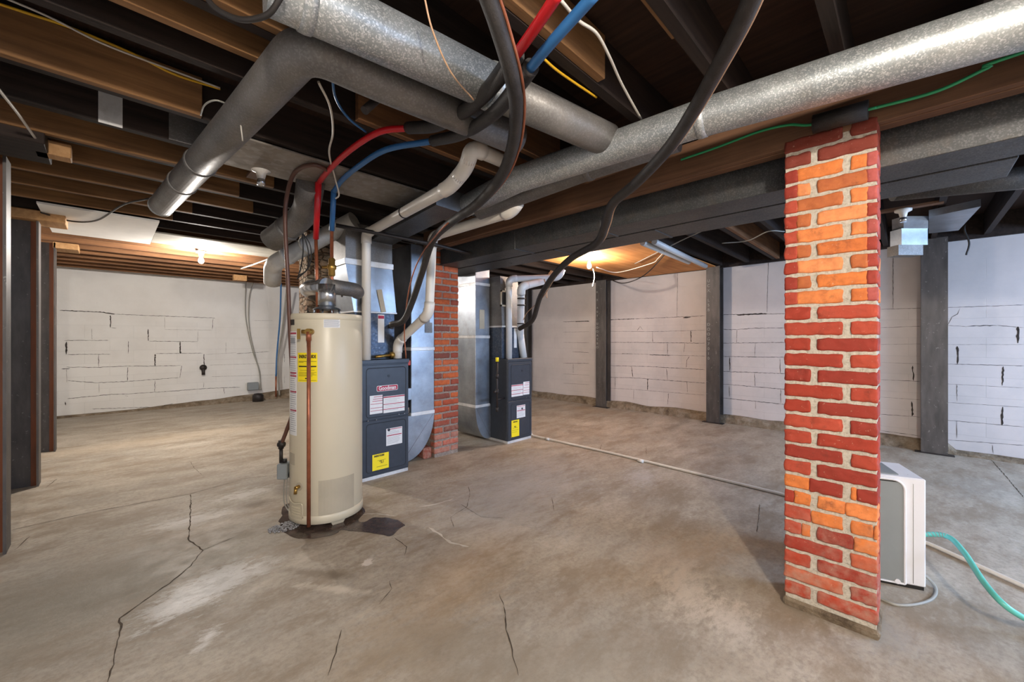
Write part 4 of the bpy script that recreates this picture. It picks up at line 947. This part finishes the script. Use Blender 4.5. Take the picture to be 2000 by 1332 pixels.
MB().box((3.25, 3.796, 1.42), (3.33, 3.7995, 1.66)).build('paper_tag', M['papert'], r2)

# brick chimney (clean face) and rubble chimney behind
ch = empty('brick_chimney', (2.65, 3.85, 0), 'red-orange brick chimney stack between the two furnaces', 'chimney')
cx0, cx1, cy0, cy1 = 2.486, 2.812, 3.655, 4.05
MB().box((cx0 + .004, cy0 + .006, 0), (cx1 - .006, cy1, 2.41)).build('mortar', M['mortar2'], ch)
bk = MB(); z = 2.405; row = 0
CC = [srgb(184, 92, 58), srgb(172, 82, 54), srgb(196, 104, 66), srgb(150, 76, 58), srgb(128, 74, 62), srgb(190, 98, 56)]
while z - .0745 > 0:
    zb, zt2 = z - .058, z
    cut = cx0 + (.205 if row % 2 else .095)
    if row % 2 == 0 and row % 6 == 4: cut = cx0 + .11
    e = [(cx0 + (.0), cut), (cut + .014, cx1 + random.uniform(-.006, .002))]
    for a, b in e:
        c = random.choice(CC) if z > .3 else random.choice([srgb(186, 96, 76), srgb(176, 110, 92)])
        bk.brick((a, cy0 - random.uniform(0, .004), zb), (b, cy0 + .09, zt2 - random.uniform(0, .002)), .007, .005, .013, c)
    # right side return bricks
    yy = cy0 + .1
    while yy < cy1 - .05: bk.box((cx1 - .09, yy, zb), (cx1 + .001, min(yy + .19, cy1), zt2), 0, .003, .001, random.choice(CC)); yy += .2
    z -= .0745; row += 1
bk.box((2.38, 3.70, 0), (2.484, 3.9, .12), 0, .01, .006, CC[3])
bk.build('brick', M['brick'], ch)
rb = MB(); vs = []; nx, nz = 40, 80; rx0, rx1, ry = 1.435, 2.15, 4.42
for j in range(nz + 1):
    for i in range(nx + 1):
        x = rx0 + (rx1 - rx0) * i / nx; z = 2.42 * j / nz; vs.append((x, ry - .02 + .03 * noise.noise(Vector((x * 12, z * 12, 1))), z))
fs = [(j * (nx + 1) + i, j * (nx + 1) + i + 1, (j + 1) * (nx + 1) + i + 1, (j + 1) * (nx + 1) + i) for j in range(nz) for i in range(nx)]
rb.add(vs, fs, 0, True).box((rx0 + .004, ry, 0), (rx1, ry + .25, 2.41))
thing(rb, 'rubble_chimney', M['rubble'], 'crumbling plastered old chimney behind the water heater', 'chimney')

# ================================================================== DUCTS
def duct(name, pts, r, mat, label, joints=(), cat='duct', parent=None, group=None, rings=()):
    e = empty(name, pts[0], label, cat, group)
    MB().tube(pts, r, 32).build('duct_run', M[mat], e)
    rj = r[len(r) // 2] if isinstance(r, (list, tuple)) else r
    for j in joints:
        p, q = Vector(j[0]), Vector(j[1]); d = (q - p).normalized()
        MB().tube([p - d * .02, p - d * .019, p + d * .0, p + d * .019, p + d * .02], [rj, rj + .004, rj + .006, rj + .004, rj], 32).build('joint_ring', M[mat], e)
    return e
A0 = pz(905, 405, 2.27); A1 = pz(1011, 351, 2.29); A2 = pz(1370, 231, 2.29); A3 = pz(1951, 56, 2.285); A4 = A3 + (A3 - A2).normalized() * 1.2
dA = duct('round_duct', [A0, A1, A2, A3, A4], [.076, .078, .080, .084, .084], 'galv', 'long bright galvanized round duct crossing in front of the brick pillar', [(A2, A3)])
B0 = pz(935, 412, 2.22); B1 = pX(1150, 331, 2.02); B2 = pX(1325, 272, 2.06)
duct('round_duct', [B0, B1, B2], .062, 'galv_dim', 'dull second duct tucked just behind and below the long bright one', [(B1, B2)])
C0 = pz(520, -38, 2.33); C1 = pz(600, 0, 2.33); C2 = pz(960, 170, 2.33); C3 = pz(1160, 262, 2.33)
dC = duct('round_duct', [C0, C1, C2], .086, 'galv', 'large sparkling galvanized duct overhead at top centre left', [(C1, C2), (C2, C1)])
duct('round_duct', [C2 + (C3 - C2) * .05, C3, C3 + (C3 - C2).normalized() * .1], .080, 'galv_dim', 'dull continuation duct beyond the sparkling one, under dark joists', [])
D0 = pz(1010, 272, 2.30); D1 = pz(720, 148, 2.31); D2 = pz(590, 100, 2.31); D3 = pz(470, 232, 2.30); D4 = pz(315, 402, 2.30)
corner = pz(596, 88, 2.31)
dD = duct('round_duct', bend([D0, D1 + Vector((0, 0, 0)), corner, D3, D4], .22, 8), .075, 'galv_dim', 'dull elbowed duct running down to the left across the joists', [(D4.lerp(D3, .38), D3), (D4.lerp(D3, .62), D3)])
for q in (.15, .38, .6): pass
MB().lathe(D4, [(.06, -.02), (.076, -.02), (.079, 0), (.076, .012), (.072, .0), (.06, -.01)], 32, 0, (D4 - D3).normalized()).build('end_collar', M['galv'], dD)
# short duct above the heater and the pale pipe from the plenum
E0 = pz(607, 355, 2.40); E1 = pz(598, 420, 2.26); E2 = pd(530, 470, 3.25)
duct('flue_duct', bend([E0, E1, E2], .16, 8), .092, 'galv_dim', 'dark elbowed duct dropping from ceiling above the water heater', [(E2.lerp(E1, .45), E1)])
G0 = pd(692, 430, 3.75); G1 = pd(540, 512, 3.85); G2 = pd(536, 520, 3.90); G3 = pd(532, 552, 4.05)
duct('side_duct', bend([G0, G1, G2 + Vector((0, .05, 0)), G3], .05, 5), .078, 'pale', 'pale sheet-metal duct slanting from plenum top toward the left wall', [(G0.lerp(G1, .85), G1), (G0.lerp(G1, .6), G1)])
# trunk from left plenum to the bright round duct
tk = empty('trunk_duct', (1.6, 3.0, 2.2), 'flat galvanized trunk duct from left plenum to the bright round duct', 'duct')
zz = 2.22
a0, a1, a2, a3 = pz(742, 450, zz), pz(852, 400, zz), pz(898, 415, zz), pz(792, 472, zz)
far0, far1 = Vector((1.73, 3.60, zz)), Vector((1.96, 3.60, zz))
MB().hexa([far0, far1, a2, a1], [p + Vector((0, 0, .13)) for p in (far0, far1, a2, a1)]).build('trunk_box', M['sheet_dark'], tk)
cc_ = (a1 + a2) / 2 + Vector((0, 0, .11)); dirn = (A1 - A0).normalized()
q = [a1, a2, a2 + Vector((0, 0, .13)), a1 + Vector((0, 0, .13))]
MB().hexa([q[0], q[1], q[2], q[3]], [A0.lerp(A1, .1) + Vector((-.07, 0, -.07)), A0.lerp(A1, .1) + Vector((.07, 0, -.07)), A0.lerp(A1, .1) + Vector((.07, 0, .07)), A0.lerp(A1, .1) + Vector((-.07, 0, .07))]).build('transition', M['sheet'], tk)
# two rectangular trunks beyond the girder
def rect_trunk(x0, x1, z0, z1, ya, yb, label, seams, mat='sheet_dark'):
    e = empty('rectangular_trunk', ((x0 + x1) / 2, 1.0, z0), label, 'duct', 'rectangular trunks behind the girder')
    MB().box((x0, ya, z0), (x1, yb, z1), 0, .003).build('duct_body', M[mat], e)
    for s_ in seams: MB().box((x0 - .004, s_ - .012, z0 - .005), (x1 + .004, s_ + .012, z1 - .01), 0, .002).build('slip_joint', M[mat], e)
rect_trunk(2.545, 2.80, 2.10, 2.36, -2.2, 3.63, 'near rectangular sheet metal trunk duct just behind the wooden girder', (1.62, 2.5, -.4))
rect_trunk(2.86, 3.17, 2.11, 2.36, -.35, 4.25, 'far rectangular sheet metal trunk duct, second behind the girder', (1.35, 2.3))
MB_ = MB().tube([pz(1745, 372, 2.19), pz(2010, 346, 2.19), pz(2100, 338, 2.19)], .062, 24)
thing(MB_, 'branch_duct', M['sheet_dark'], 'dark round branch duct at upper right beyond the trunks', 'duct')
# wall boot at the right column
bt = empty('wall_duct', (5.7, -.05, 2.2), 'shiny flattened sheet metal duct boot beside the right-hand column', 'duct')
w0 = pd(1768, 428, 4.2); w1 = pd(1810, 470, 4.2)
dx = RT; up = Vector((0, 0, 1))
def slab(px0, py0, px1, py1, dep, th, skew=0):
    a = pd(px0, py1, dep); b = pd(px1, py1, dep); c = pd(px1, py0, dep); d = pd(px0, py0, dep); e = FW * th
    return [a, b, c, d], [p + e for p in (a, b, c, d)]
for nm, (x0, y0, x1, y1), mt in (('elbow', (1765, 422, 1813, 446), 'sheet'), ('neck', (1761, 446, 1812, 478), 'sheet'), ('stack_head', (1755, 478, 1803, 498), 'galv_dim')):
    A_, B_ = slab(x0, y0, x1, y1, 3.62, .11); MB().hexa(A_, B_).build(nm, M[mt], bt)
q = [pz(1813, 425, 2.33), pz(1915, 403, 2.33), pz(1872, 449, 2.33), pz(1813, 455, 2.33)]
q = [pz(1814, 424, 2.35), pz(1916, 403, 2.35), pz(1872, 450, 2.35), pz(1814, 456, 2.35)]
MB().hexa(q, [p + Vector((0, 0, .06)) for p in q]).build('flat_duct', M['sheet'], bt)

# ================================================================== PVC PIPES
def pvc(name, pts, r, mat, label, rad=.07, coll=(), bands=()):
    e = empty(name, pts[0], label, 'pipe')
    P = bend(pts, rad, 7); MB().tube(P, r, 20).build('pipe_run', M[mat], e)
    for i, ends in coll:
        p = Vector(pts[i]); a = (Vector(pts[i - 1]) - p); b = (Vector(pts[i + 1]) - p); rr = min(rad, a.length * .45, b.length * .45)
        A = p + a.normalized() * rr; B = p + b.normalized() * rr
        pts_e = [A + a.normalized() * .03] + [A * (1 - t) ** 2 + p * 2 * t * (1 - t) + B * t * t for t in [k / 6 for k in range(7)]] + [B + b.normalized() * .03]
        MB().tube(pts_e, r + .006, 20).build('elbow', M[mat], e)
    for b_ in bands:
        p, q = Vector(b_[0]), Vector(b_[1]); d = (q - p).normalized() * .006; MB().tube([p - d, p + d], r + .004, 20).build('band', M['iron'], e)
    return e
V0 = Vector((1.665, 3.545, 1.10)); V1 = pd(714, 446, 3.50); V1 = Vector((1.665, 3.545, V1.z)); V2 = pd(880, 364, 2.45); V3 = pd(911, 330, 2.35); V4 = pd(922, 288, 2.22); V5 = pd(990, 318, 2.5)
pvc('plastic_pipe', [V0, V1, V2, V3 + Vector((0, 0, .01)), V4, V5], .040, 'pvc', 'white plastic vent pipe from left furnace, kinking up beneath the joists', .06, [(1, 1), (2, 1), (3, 1), (4, 1)], [(V1.lerp(V2, .55), V2)])
U0 = Vector((1.985, 3.55, 1.105)); U1 = Vector((1.985, 3.55, 1.26)); U2 = pd(838, 612, 3.55); U3 = pd(845, 462, 3.62); U4 = pd(1000, 413, 2.78); U5 = pd(1017, 404, 2.70) + Vector((0, 0, .06))
pvc('plastic_pipe', [U0, U1, U2, U3, U4, U5], .040, 'pvc', 'white plastic pipe with two bends beside the left return drop', .07, [(1, 1), (2, 1), (3, 1), (4, 1)])
X0 = Vector((3.53, 3.56, 1.045)); X1 = Vector((3.53, 3.56, pd(992, 526, 4.55).z - .04)); X2 = pd(1090, 542, 5.1); X3 = pd(1099, 535, 5.1) + Vector((0, 0, .06))
pvc('plastic_pipe', [X0, X1, X2, X3], .040, 'pvcw', 'white pipe rising from right furnace then running right under trunk', .07, [(1, 1), (2, 1)])
Y0 = Vector((3.80, 3.56, 1.05)); Y1 = Vector((3.76, 3.58, 1.35)); Y2 = pd(1018, 560, 4.75); Y3 = pd(1074, 546, 5.2); Y4 = pd(1081, 540, 5.2) + Vector((0, 0, .06))
pvc('plastic_pipe', [Y0, Y1, Y2, Y3, Y4], .045, 'pvcw', 'second white pipe with black bands behind the first at right furnace', .07, [(2, 1), (3, 1)], [(Y2 - Vector((0, 0, .14)), Y2), (Y2 - Vector((0, 0, .22)), Y2), (Y2 - Vector((0, 0, .44)), Y2)])
# two white pipes side by side under right-hand joists
for k, (a, b, lb_) in enumerate([((1255, 474), (1345, 512), 'left one of two parallel pale pipes under the right joists'), ((1278, 472), (1378, 520), 'right one of two parallel pale pipes under the right joists')]):
    P0 = pz(*a, 2.36); P1 = pz(*b, 2.36); thing(MB().tube([P0, P1], .032, 14), 'drain_pipe', M['pvcw'], lb_, 'pipe', 'parallel pale pipes')
# condensate pipe on the floor
cd = empty('condensate_pipe', pz(1040, 851, .015), 'thin white drain pipe lying across the floor from right furnace', 'pipe')
cpn = [pz(1038, 800, .3) * 0 + Vector((3.92, 3.56, .28)), Vector((3.93, 3.55, .02)), pz(1200, 886, .014), pz(1532, 966, .014), pz(1815, 1062, .014), pz(2060, 1172, .014), Vector((3.35, -3.4, .014))]
MB().tube(bend(cpn, .05, 5), .012, 12).build('pipe_run', M['pvc'], cd)
for t in (.1, .55): p = cpn[1].lerp(cpn[3], t); MB().cyl(p - (cpn[3] - cpn[1]).normalized() * .03, p + (cpn[3] - cpn[1]).normalized() * .03, .016, 12).build('coupling', M['pvc'], cd)
# drain pipe on the ceiling top of rig: horizontal grey gas pipe over plenum
thing(MB().tube([pd(655, 440, 3.3), pd(720, 452, 3.45), pd(850, 478, 3.55), pd(945, 502, 4.2), pd(1000, 512, 4.3)], .017, 12), 'iron_pipe', M['iron'], 'grey iron gas pipe crossing in front of the plenum and chimney top', 'pipe')

# ================================================================== LINE SETS AND TUBING
def multi(name, segs, label, cat):
    e = empty(name, segs[0][1][0], label, cat)
    for nm, pts, r, mt in segs: MB().tube(smooth(pts, 8), r, 14).build(nm, M[mt], e)
    return e
K = [pd(948, -20, 1.05), pd(972, 50, 1.12), pd(1000, 150, 1.25), pd(1008, 220, 1.42), pd(1000, 290, 1.62), pd(975, 350, 1.85), pd(930, 400, 2.1), pd(880, 435, 2.4), pd(845, 470, 2.75), pd(825, 530, 3.0), pd(805, 590, 3.2), pd(788, 626, 3.3), pd(764, 634, 3.38)]
multi('refrigerant_line', [('insulated_line', K, .025, 'foam'), ('copper_line', [p + RT * .03 + Vector((0, 0, -.0)) for p in K[:8]] + [pd(870, 440, 2.4), pd(822, 500, 2.95), pd(800, 560, 3.2), pd(790, 640, 3.35), pd(793, 700, 3.4)], .005, 'copper')], 'thick black insulated refrigerant line hanging in a loop to the left coil', 'refrigerant line')
K2 = [pd(1478, -25, 1.0), pd(1445, 50, 1.1), pd(1400, 135, 1.25), pd(1352, 220, 1.45), pd(1305, 290, 1.65), pd(1245, 355, 1.95), pd(1195, 400, 2.2), pd(1182, 440, 2.4), pd(1165, 475, 2.6), pd(1115, 505, 3.0), pd(1080, 540, 3.4), pd(1055, 580, 3.8), pd(1040, 625, 4.1), pd(1015, 642, 4.3)]
multi('refrigerant_line', [('insulated_line', K2, .025, 'foam'), ('thermostat_wire', [p + RT * .028 for p in K2[:12]] + [pd(1030, 610, 4.2), pd(1022, 625, 4.3)], .004, 'tanc')], 'black insulated refrigerant line sagging from top right to the right coil', 'refrigerant line')
for k, i in ((K, 2), (K, 9), (K2, 4), (K2, 6), (K2, 8)): pass
HP = [pz(622, 356, 2.34) * 0 + pd(622, 358, 2.85), pd(640, 335, 2.75), pd(680, 296, 2.55), pd(740, 258, 2.25), pd(800, 250, 2.05)]
HI = [pd(798, 250, 2.05), pd(850, 245, 1.9), pd(905, 218, 1.72), pd(950, 180, 1.55), pd(990, 130, 1.38), pd(1008, 108, 1.30)]
HR = [pd(1006, 110, 1.30), pd(1045, 55, 1.17), pd(1092, -15, 1.05)]
multi('hot_water_tubing', [('red_tube', HP, .0165, 'red'), ('pipe_insulation', HI, .030, 'foam'), ('red_tube', HR, .0165, 'red')], 'red plastic water tubing with black foam sleeve running up to the ceiling', 'tubing')
BP = [pd(652, 374, 2.85), pd(668, 352, 2.75), pd(700, 325, 2.6), pd(755, 292, 2.35), pd(848, 275, 2.1)]
BI = [pd(846, 275, 2.1), pd(900, 262, 1.9), pd(960, 225, 1.65), pd(1005, 175, 1.45), pd(1038, 130, 1.32)]
BR = [pd(1036, 133, 1.32), pd(1080, 80, 1.2), pd(1165, -15, 1.05)]
multi('cold_water_tubing', [('blue_tube', BP, .0165, 'blue'), ('pipe_insulation', BI, .028, 'foam'), ('blue_tube', BR, .0165, 'blue')], 'blue plastic water tubing with black foam sleeve alongside the red', 'tubing')
gi = empty('pipe_insulation', pX(1590, 240, 2.27), 'short black foam sleeve lying across the pillar top', 'pipe insulation')
ga, gb = pX(1588, 243, 2.27), pX(1696, 214, 2.27)
MB().tube([ga, gb], .040, 20).build('foam_sleeve', M['foam'], gi)
wire('green_cable', [pX(1330, 312, 2.29), pX(1400, 288, 2.29), pX(1480, 258, 2.29), pX(1540, 244, 2.29), ga, gb, pX(1720, 208, 2.28), pX(1830, 178, 2.28), pX(1930, 132, 2.28), pX(2010, 98, 2.28), Vector((2.325, -1.4, 2.36)), Vector((2.325, -3.6, 2.36))], .0065, 'green', 'bright green cable running along the girder through the foam sleeve')
# assorted cables
wire('yellow_cable', [pY(-10, 5, 2.50), pY(60, 28, 2.50), pY(140, 55, 2.50), pY(260, 105, 2.50), pY(340, 145, 2.50), pY(430, 174, 2.50)], .0055, 'yellow', 'yellow electrical cable along the light joist at upper left')
wire('white_cable', [pY(0, -8, 2.49), pY(100, 35, 2.49), pY(200, 85, 2.49), pY(330, 135, 2.49), pY(430, 172, 2.49)], .0045, 'whitec', 'white cable twisted along with the yellow one at upper left')
wire('yellow_cable', [pz(1055, 108, 2.40), pz(1085, 135, 2.40), pz(1120, 160, 2.41), pz(1165, 190, 2.43)], .005, 'yellow', 'short yellow cable near the red and blue tubes, top centre')
wire('white_cable', [pd(-10, 165, 1.9), pd(35, 222, 2.2), pd(75, 278, 2.7), pd(95, 300, 3.0), pd(125, 310, 3.2)], .006, 'whitec', 'pale grey cable dropping from top left corner to blocking')
wire('black_cable', [pd(80, 415, 4.3), pd(140, 432, 4.3), pd(190, 430, 4.2), pd(240, 400, 4.0), pd(290, 388, 3.9)], .007, 'rubber', 'black cable drooping from left column to the elbowed duct')
wire('white_cable', [pz(1095, 0, 2.36), pz(1130, 40, 2.37), pz(1165, 65, 2.38), pz(1190, 110, 2.38), pz(1215, 165, 2.39), pz(1252, 232, 2.40)], .0055, 'whitec', 'wavy white cable beneath dark joists above the round ducts')
wire('tan_cable', [pd(828, -10, 1.2), pd(845, 60, 1.25), pd(880, 140, 1.35), pd(925, 195, 1.5)], .003, 'tanc', 'thin tan wire hanging across the sparkling duct')
wire('white_cable', [pz(622, 160, 2.38), pz(645, 210, 2.37), pd(650, 260, 2.4), pd(643, 300, 2.6), pd(655, 350, 2.75), pd(662, 380, 2.8), pd(655, 388, 2.8)], .0055, 'whitec', 'loose off-white cable hanging over the heater pipes')
wire('blue_cable', [pz(648, 135, 2.40), pz(655, 190, 2.39), pz(680, 230, 2.39), pz(715, 258, 2.40)], .006, 'blue', 'thin dark blue cable behind the elbowed duct')
wire('black_cable', [pd(395, -20, 1.15), pd(420, 15, 1.15), pd(470, 38, 1.14), pd(520, 30, 1.12), pd(545, 0, 1.1), pd(552, -20, 1.1)], .008, 'rubber', 'dark cable looping below the ceiling at the top edge, left of duct')
wire('white_cable', [pz(392, 225, 2.41), pz(400, 205, 2.40), pz(420, 196, 2.40), pz(445, 203, 2.41)], .004, 'greyc', 'short curved grey wire beside the elbowed duct')
wire('tan_cable', [pd(478, 170, 1.62), pd(470, 230, 1.72), pd(474, 275, 1.80)], .003, 'whitec', 'pale wire hanging over the elbowed duct side')
# far left wall cables and tubes
wire('grey_cable', [pY(484, 532, 9.6), pY(480, 560, 9.75), pY(480, 620, 9.8), pY(492, 680, 9.8), pY(505, 720, 9.8), pY(510, 762, 9.75)], .010, 'greyc', 'left of two thin grey cables hanging down the white wall')
wire('grey_cable', [pY(497, 545, 9.7), pY(487, 580, 9.78), pY(487, 640, 9.8), pY(500, 700, 9.8), pY(508, 730, 9.8), pY(507, 762, 9.75)], .010, 'greyc', 'right of two thin grey cables on the white wall')
wire('blue_tube', [pY(549, 552, 9.3), pY(547, 620, 9.5), pY(541, 690, 9.6), pY(539, 735, 9.6)], .016, 'blue', 'thin blue water tube down the white wall left of heater', 'tubing')
wire('copper_tube', [pY(539, 735, 9.6), pY(539, 775, 9.6)], .016, 'copper', 'copper stub below the blue tube by the white wall', 'tubing')
wire('grey_tube', [pY(560, 565, 9.3), pY(552, 640, 9.5), pY(543, 700, 9.6), pY(543, 740, 9.6), pY(546, 772, 9.6)], .018, 'greyc', 'grey tube beside the blue one on the white wall', 'tubing')
sp_ = pY(504, 780, 9.55); sp_.z = 0
sump = empty('sump_pump_outlet', sp_, 'small dark drain fitting with grey outlet box at the wall foot', 'plumbing fitting')
MB().lathe(sp_, [(.0, .0), (.10, 0), (.10, .12), (.07, .16), (0, .17)], 16).build('cap', M['iron'], sump)
MB().box((sp_.x - .15, 9.70, .22), (sp_.x + .05, 9.78, .38), 0, .01).build('outlet_box', M['greyp'], sump)
# white cable from left bulb to ducts
wire('white_cable', [pz(470, 525, 2.36), pd(500, 515, 5.2), pd(535, 500, 4.5), pd(565, 470, 4.2)], .009, 'whitec', 'white cable sagging between far left joists and pale duct')
wire('white_cable', [pd(1157, 560, 5.6), pd(1161, 540, 5.6), pd(1158, 525, 5.6)], .006, 'whitec', 'short white cable curled below the right-hand bulb')
wire('white_cable', [pz(1165, 522, 2.30), pz(1205, 532, 2.32), pz(1270, 515, 2.32), pz(1285, 505, 2.34), pz(1300, 488, 2.35)], .006, 'whitec', 'white cable swagging across the orange plywood by the bulb')
wire('black_cable', [pz(1190, 545, 2.36), pX(1215, 553, 5.8), pX(1245, 545, 5.7), pz(1270, 528, 2.36), pz(1300, 495, 2.37)], .008, 'rubber', 'black cable sagging at the wall top right of bulb')
wire('tan_cable', [pd(1063, 545, 4.9), pd(1067, 560, 4.9), pd(1068, 582, 4.9)], .008, 'tanc', 'short tan string hanging by the right furnace pipes')
wire('grey_cable', [pz(1240, 515, 2.38), pz(1330, 470, 2.38), pz(1385, 445, 2.38)], .006, 'greyc', 'thin grey wire slanting under joists beyond the trunks')
wire('grey_cable', [pz(1410, 475, 2.39), pz(1460, 470, 2.38), pz(1500, 452, 2.38), pz(1532, 452, 2.38)], .006, 'greyc', 'thin grey wire curving beside the pillar under joists')
wire('black_cable', [pX(1885, 436, 6.3), pX(1884, 450, 6.3), pX(1893, 475, 6.3), pX(1887, 498, 6.3)], .008, 'rubber', 'short black wire dangling on the bluish wall at right')
bun = empty('cable_bundle', pd(600, 500, 3.6), 'bundle of thin black wires drooping beside red pipe', 'cable')
for k, pts in enumerate([[(590, 455, 3.3), (592, 490, 3.35), (588, 520, 3.4), (582, 540, 3.4)], [(590, 450, 3.3), (602, 490, 3.35), (600, 525, 3.4), (584, 538, 3.4)], [(585, 448, 3.3), (606, 480, 3.35), (604, 520, 3.4), (580, 545, 3.4)]]):
    MB().tube(smooth([pd(*p) for p in pts], 6), .005, 8).build('wire', M['rubber'], bun)

# ================================================================== LAMPS
def lampholder(loc, label, lit, pull=True, group='porcelain lampholders'):
    e = empty('lampholder', loc, label, 'light bulb' if lit else 'lampholder', group); c = Vector(loc)
    z1 = ZJ - c.z
    MB().box((c.x - .035, c.y - .24, ZJ - .001), (c.x + .035, c.y + .24, ZJ + .02)).build('mounting_board', M['girder'], e)
    MB().lathe(c, [(.0, z1 - .001), (.058, z1 - .001), (.056, z1 - .018), (.03, z1 - .03), (.025, z1 - .055), (.021, z1 - .07)], 24).build('base', M['porcelain'], e)
    if lit: MB().lathe(c + Vector((0, 0, z1 - .135)), [(0, -.03), (.016, -.027), (.028, -.012), (.031, .004), (.027, .024), (.018, .045), (.014, .065)], 24).build('bulb', M['bulb'], e)
    else: MB().lathe(c, [(.020, z1 - .07), (.024, z1 - .08), (.024, z1 - .11), (.012, z1 - .112), (.012, z1 - .09)], 20).build('socket', M['chrome'], e)
    return e
lampholder((BULB_A[0], BULB_A[1], 2.40), 'lit bare bulb beneath orange plywood near the right wall', True)
lampholder((BULB_B[0], BULB_B[1], 2.40), 'lit bare bulb near the far left white wall', True)
s0 = pz(510, 335, 2.40); lampholder((s0.x, s0.y, 2.40), 'empty porcelain lampholder above and left of the water heater', False)
s1 = pz(1764, 418, 2.38); lampholder((s1.x, s1.y, 2.38), 'empty porcelain lampholder right of the brick pillar top', False)
# foil strip on the joist at upper left
ft = pY(216, 211, 2.977)
thing(MB().box((ft.x - .045, ft.y - .004, ft.z - .09), (ft.x + .045, ft.y + .001, ft.z + .09)), 'foil_tape', M['foil'], 'silver foil strip stuck across a dark joist at upper left', 'tape')
ft = pY(378, 260, 2.977)
thing(MB().box((ft.x - .11, ft.y - .004, ft.z - .075), (ft.x + .11, ft.y + .001, ft.z + .075)), 'foil_patch', M['galv_dim'], 'dull foil patch on joist beside the elbowed duct', 'tape')
kn = pY(397, 718, YW - .03)
thing(MB().lathe(kn, [(0, .03), (.05, .02), (.06, 0), (.05, -.02)], 14, 0, (0, -1, 0)).cyl(kn - Vector((0, .0, 0)), kn - Vector((0, .02, .14)), .03, 10), 'pipe_stub', M['iron'], 'rusty capped pipe stub sticking out of the white wall', 'pipe stub')
st_ = pz(735, 195, 2.40); thing(MB().tube([pz(752, 180, 2.42), pd(712, 216, 1.72)], .018, 14), 'pipe_offcut', M['iron'], 'short grey pipe end hanging below the brown joists', 'pipe stub')

# ================================================================== DEHUMIDIFIER
e1 = Vector((math.cos(R(109.8)), math.sin(R(109.8)), 0)); e2 = Vector((math.cos(R(19.8)), math.sin(R(19.8)), 0))
br_ = pz(1809, 1156, 0)
dhu = empty('dehumidifier', br_ + e1 * .2 + e2 * .15, 'white and grey portable dehumidifier behind the brick pillar', 'dehumidifier')
mt = Matrix((e1, e2, Vector((0, 0, 1)))).transposed().to_4x4(); mt.translation = br_
Wd, Dp, Ht = .40, .30, .575
fr = .085
def tp(*p): return mt @ Vector(p)
# side frame: rounded prism shell around the panel
P = [(0, 0, .02), (Wd, 0, .02), (Wd, 0, Ht - .05), (Wd - .03, 0, Ht - .012), (Wd - .05, 0, Ht), (0, 0, Ht)]
MB().box((0, 0, .018), (Wd, Dp, Ht), 0, .006, 0, None, mt).build('body', M['white'], dhu)
MB().box((.006, .006, 0), (Wd - .006, Dp - .006, .018), 0, 0, 0, None, mt).build('base', M['black'], dhu)
# grey front panel inset with rounded upper corner
P = []; x0, x1, z0, z1, r_ = fr, Wd - fr, .022, Ht - .015, .05
P = [(x0, z0), (x1, z0)]
for k in range(7): a = R(90 * k / 6); P.append((x1 - r_ + r_ * math.cos(a), z1 - r_ + r_ * math.sin(a)))
for k in range(7): a = R(90 + 90 * k / 6); P.append((x0 + r_ + r_ * math.cos(a), z1 - r_ + r_ * math.sin(a)))
pn = MB().prism([tp(x, 0, z_) for x, z_ in P], e2 * -.006).build('front_panel', M['greyp'], dhu)
MB().box((x0 + .02, -.009, z1 - .012), (x1 - .02, -.005, z1 - .004), 0, 0, 0, None, mt).build('air_slot', M['black'], dhu)
Pr = [tp(x, -.007, z_) for x, z_ in P]; Pr.append(Pr[0])
MB().tube(Pr, .006, 8, 0, False).build('panel_rim', M['white'], dhu)
MB().tube([tp(fr - .035, -.001, .03), tp(fr - .035, -.001, Ht - .03), tp(fr - .035, .06, Ht + .0005)], .0012, 6).build('seam', M['greyc'], dhu)
MB().box((fr + .01, .03, Ht), (Wd - fr - .01, Dp - .05, Ht + .006), 0, .004, 0, None, mt).build('control_panel', M['greyp'], dhu)
MB().cyl(tp(fr + .03, -.014, .03), tp(fr + .03, -.004, .03), .012, 14).build('latch', M['white'], dhu)
# cord and hose
cz = .007
wire('power_cord', [tp(-.0, .20, .05) * 0 + tp(-.012, .12, .06), pz(1826, 1145, .01), pz(1822, 1168, cz), pz(1790, 1180, cz), pz(1750, 1181, cz), pz(1716, 1168, cz), pz(1650, 1150, cz)], .007, 'greyc', 'light grey power cord curling round the dehumidifier foot', 'cord')
hs = empty('garden_hose', tp(-.01, .15, .3), 'pale turquoise hose running from dehumidifier to the right edge', 'hose')
hpnt = [tp(-.0, .16, .30), pd(1845, 1046, 2.10), pd(1880, 1075, 1.98), pd(1920, 1135, 1.82), pd(1960, 1180, 1.72), pd(2010, 1212, 1.70), pd(2080, 1240, 1.68), Vector((2.72, -1.3, .016)), Vector((2.5, -2.6, .016)), Vector((2.9, -3.6, .016))]
for p in hpnt: p.z = max(p.z, .016)
hpnt[0] = tp(-.002, .16, max(.2, pd(1815, 1043, 2.2).z))
MB().tube(smooth(hpnt, 8), .0125, 14).build('hose_body', M['hose'], hs)
sg = smooth(hpnt, 8)[:10]; co = []
for i in range(len(sg) - 1):
    d = (sg[i + 1] - sg[i]); t0 = d.normalized(); u_ = t0.orthogonal().normalized(); q_ = t0.cross(u_)
    for k in range(6): a = 2 * PI * k / 6; co.append(sg[i] + d * k / 6 + (u_ * math.cos(a) + q_ * math.sin(a)) * .014)
MB().tube(co, .0018, 5).build('spring_guard', M['greyc'], hs)
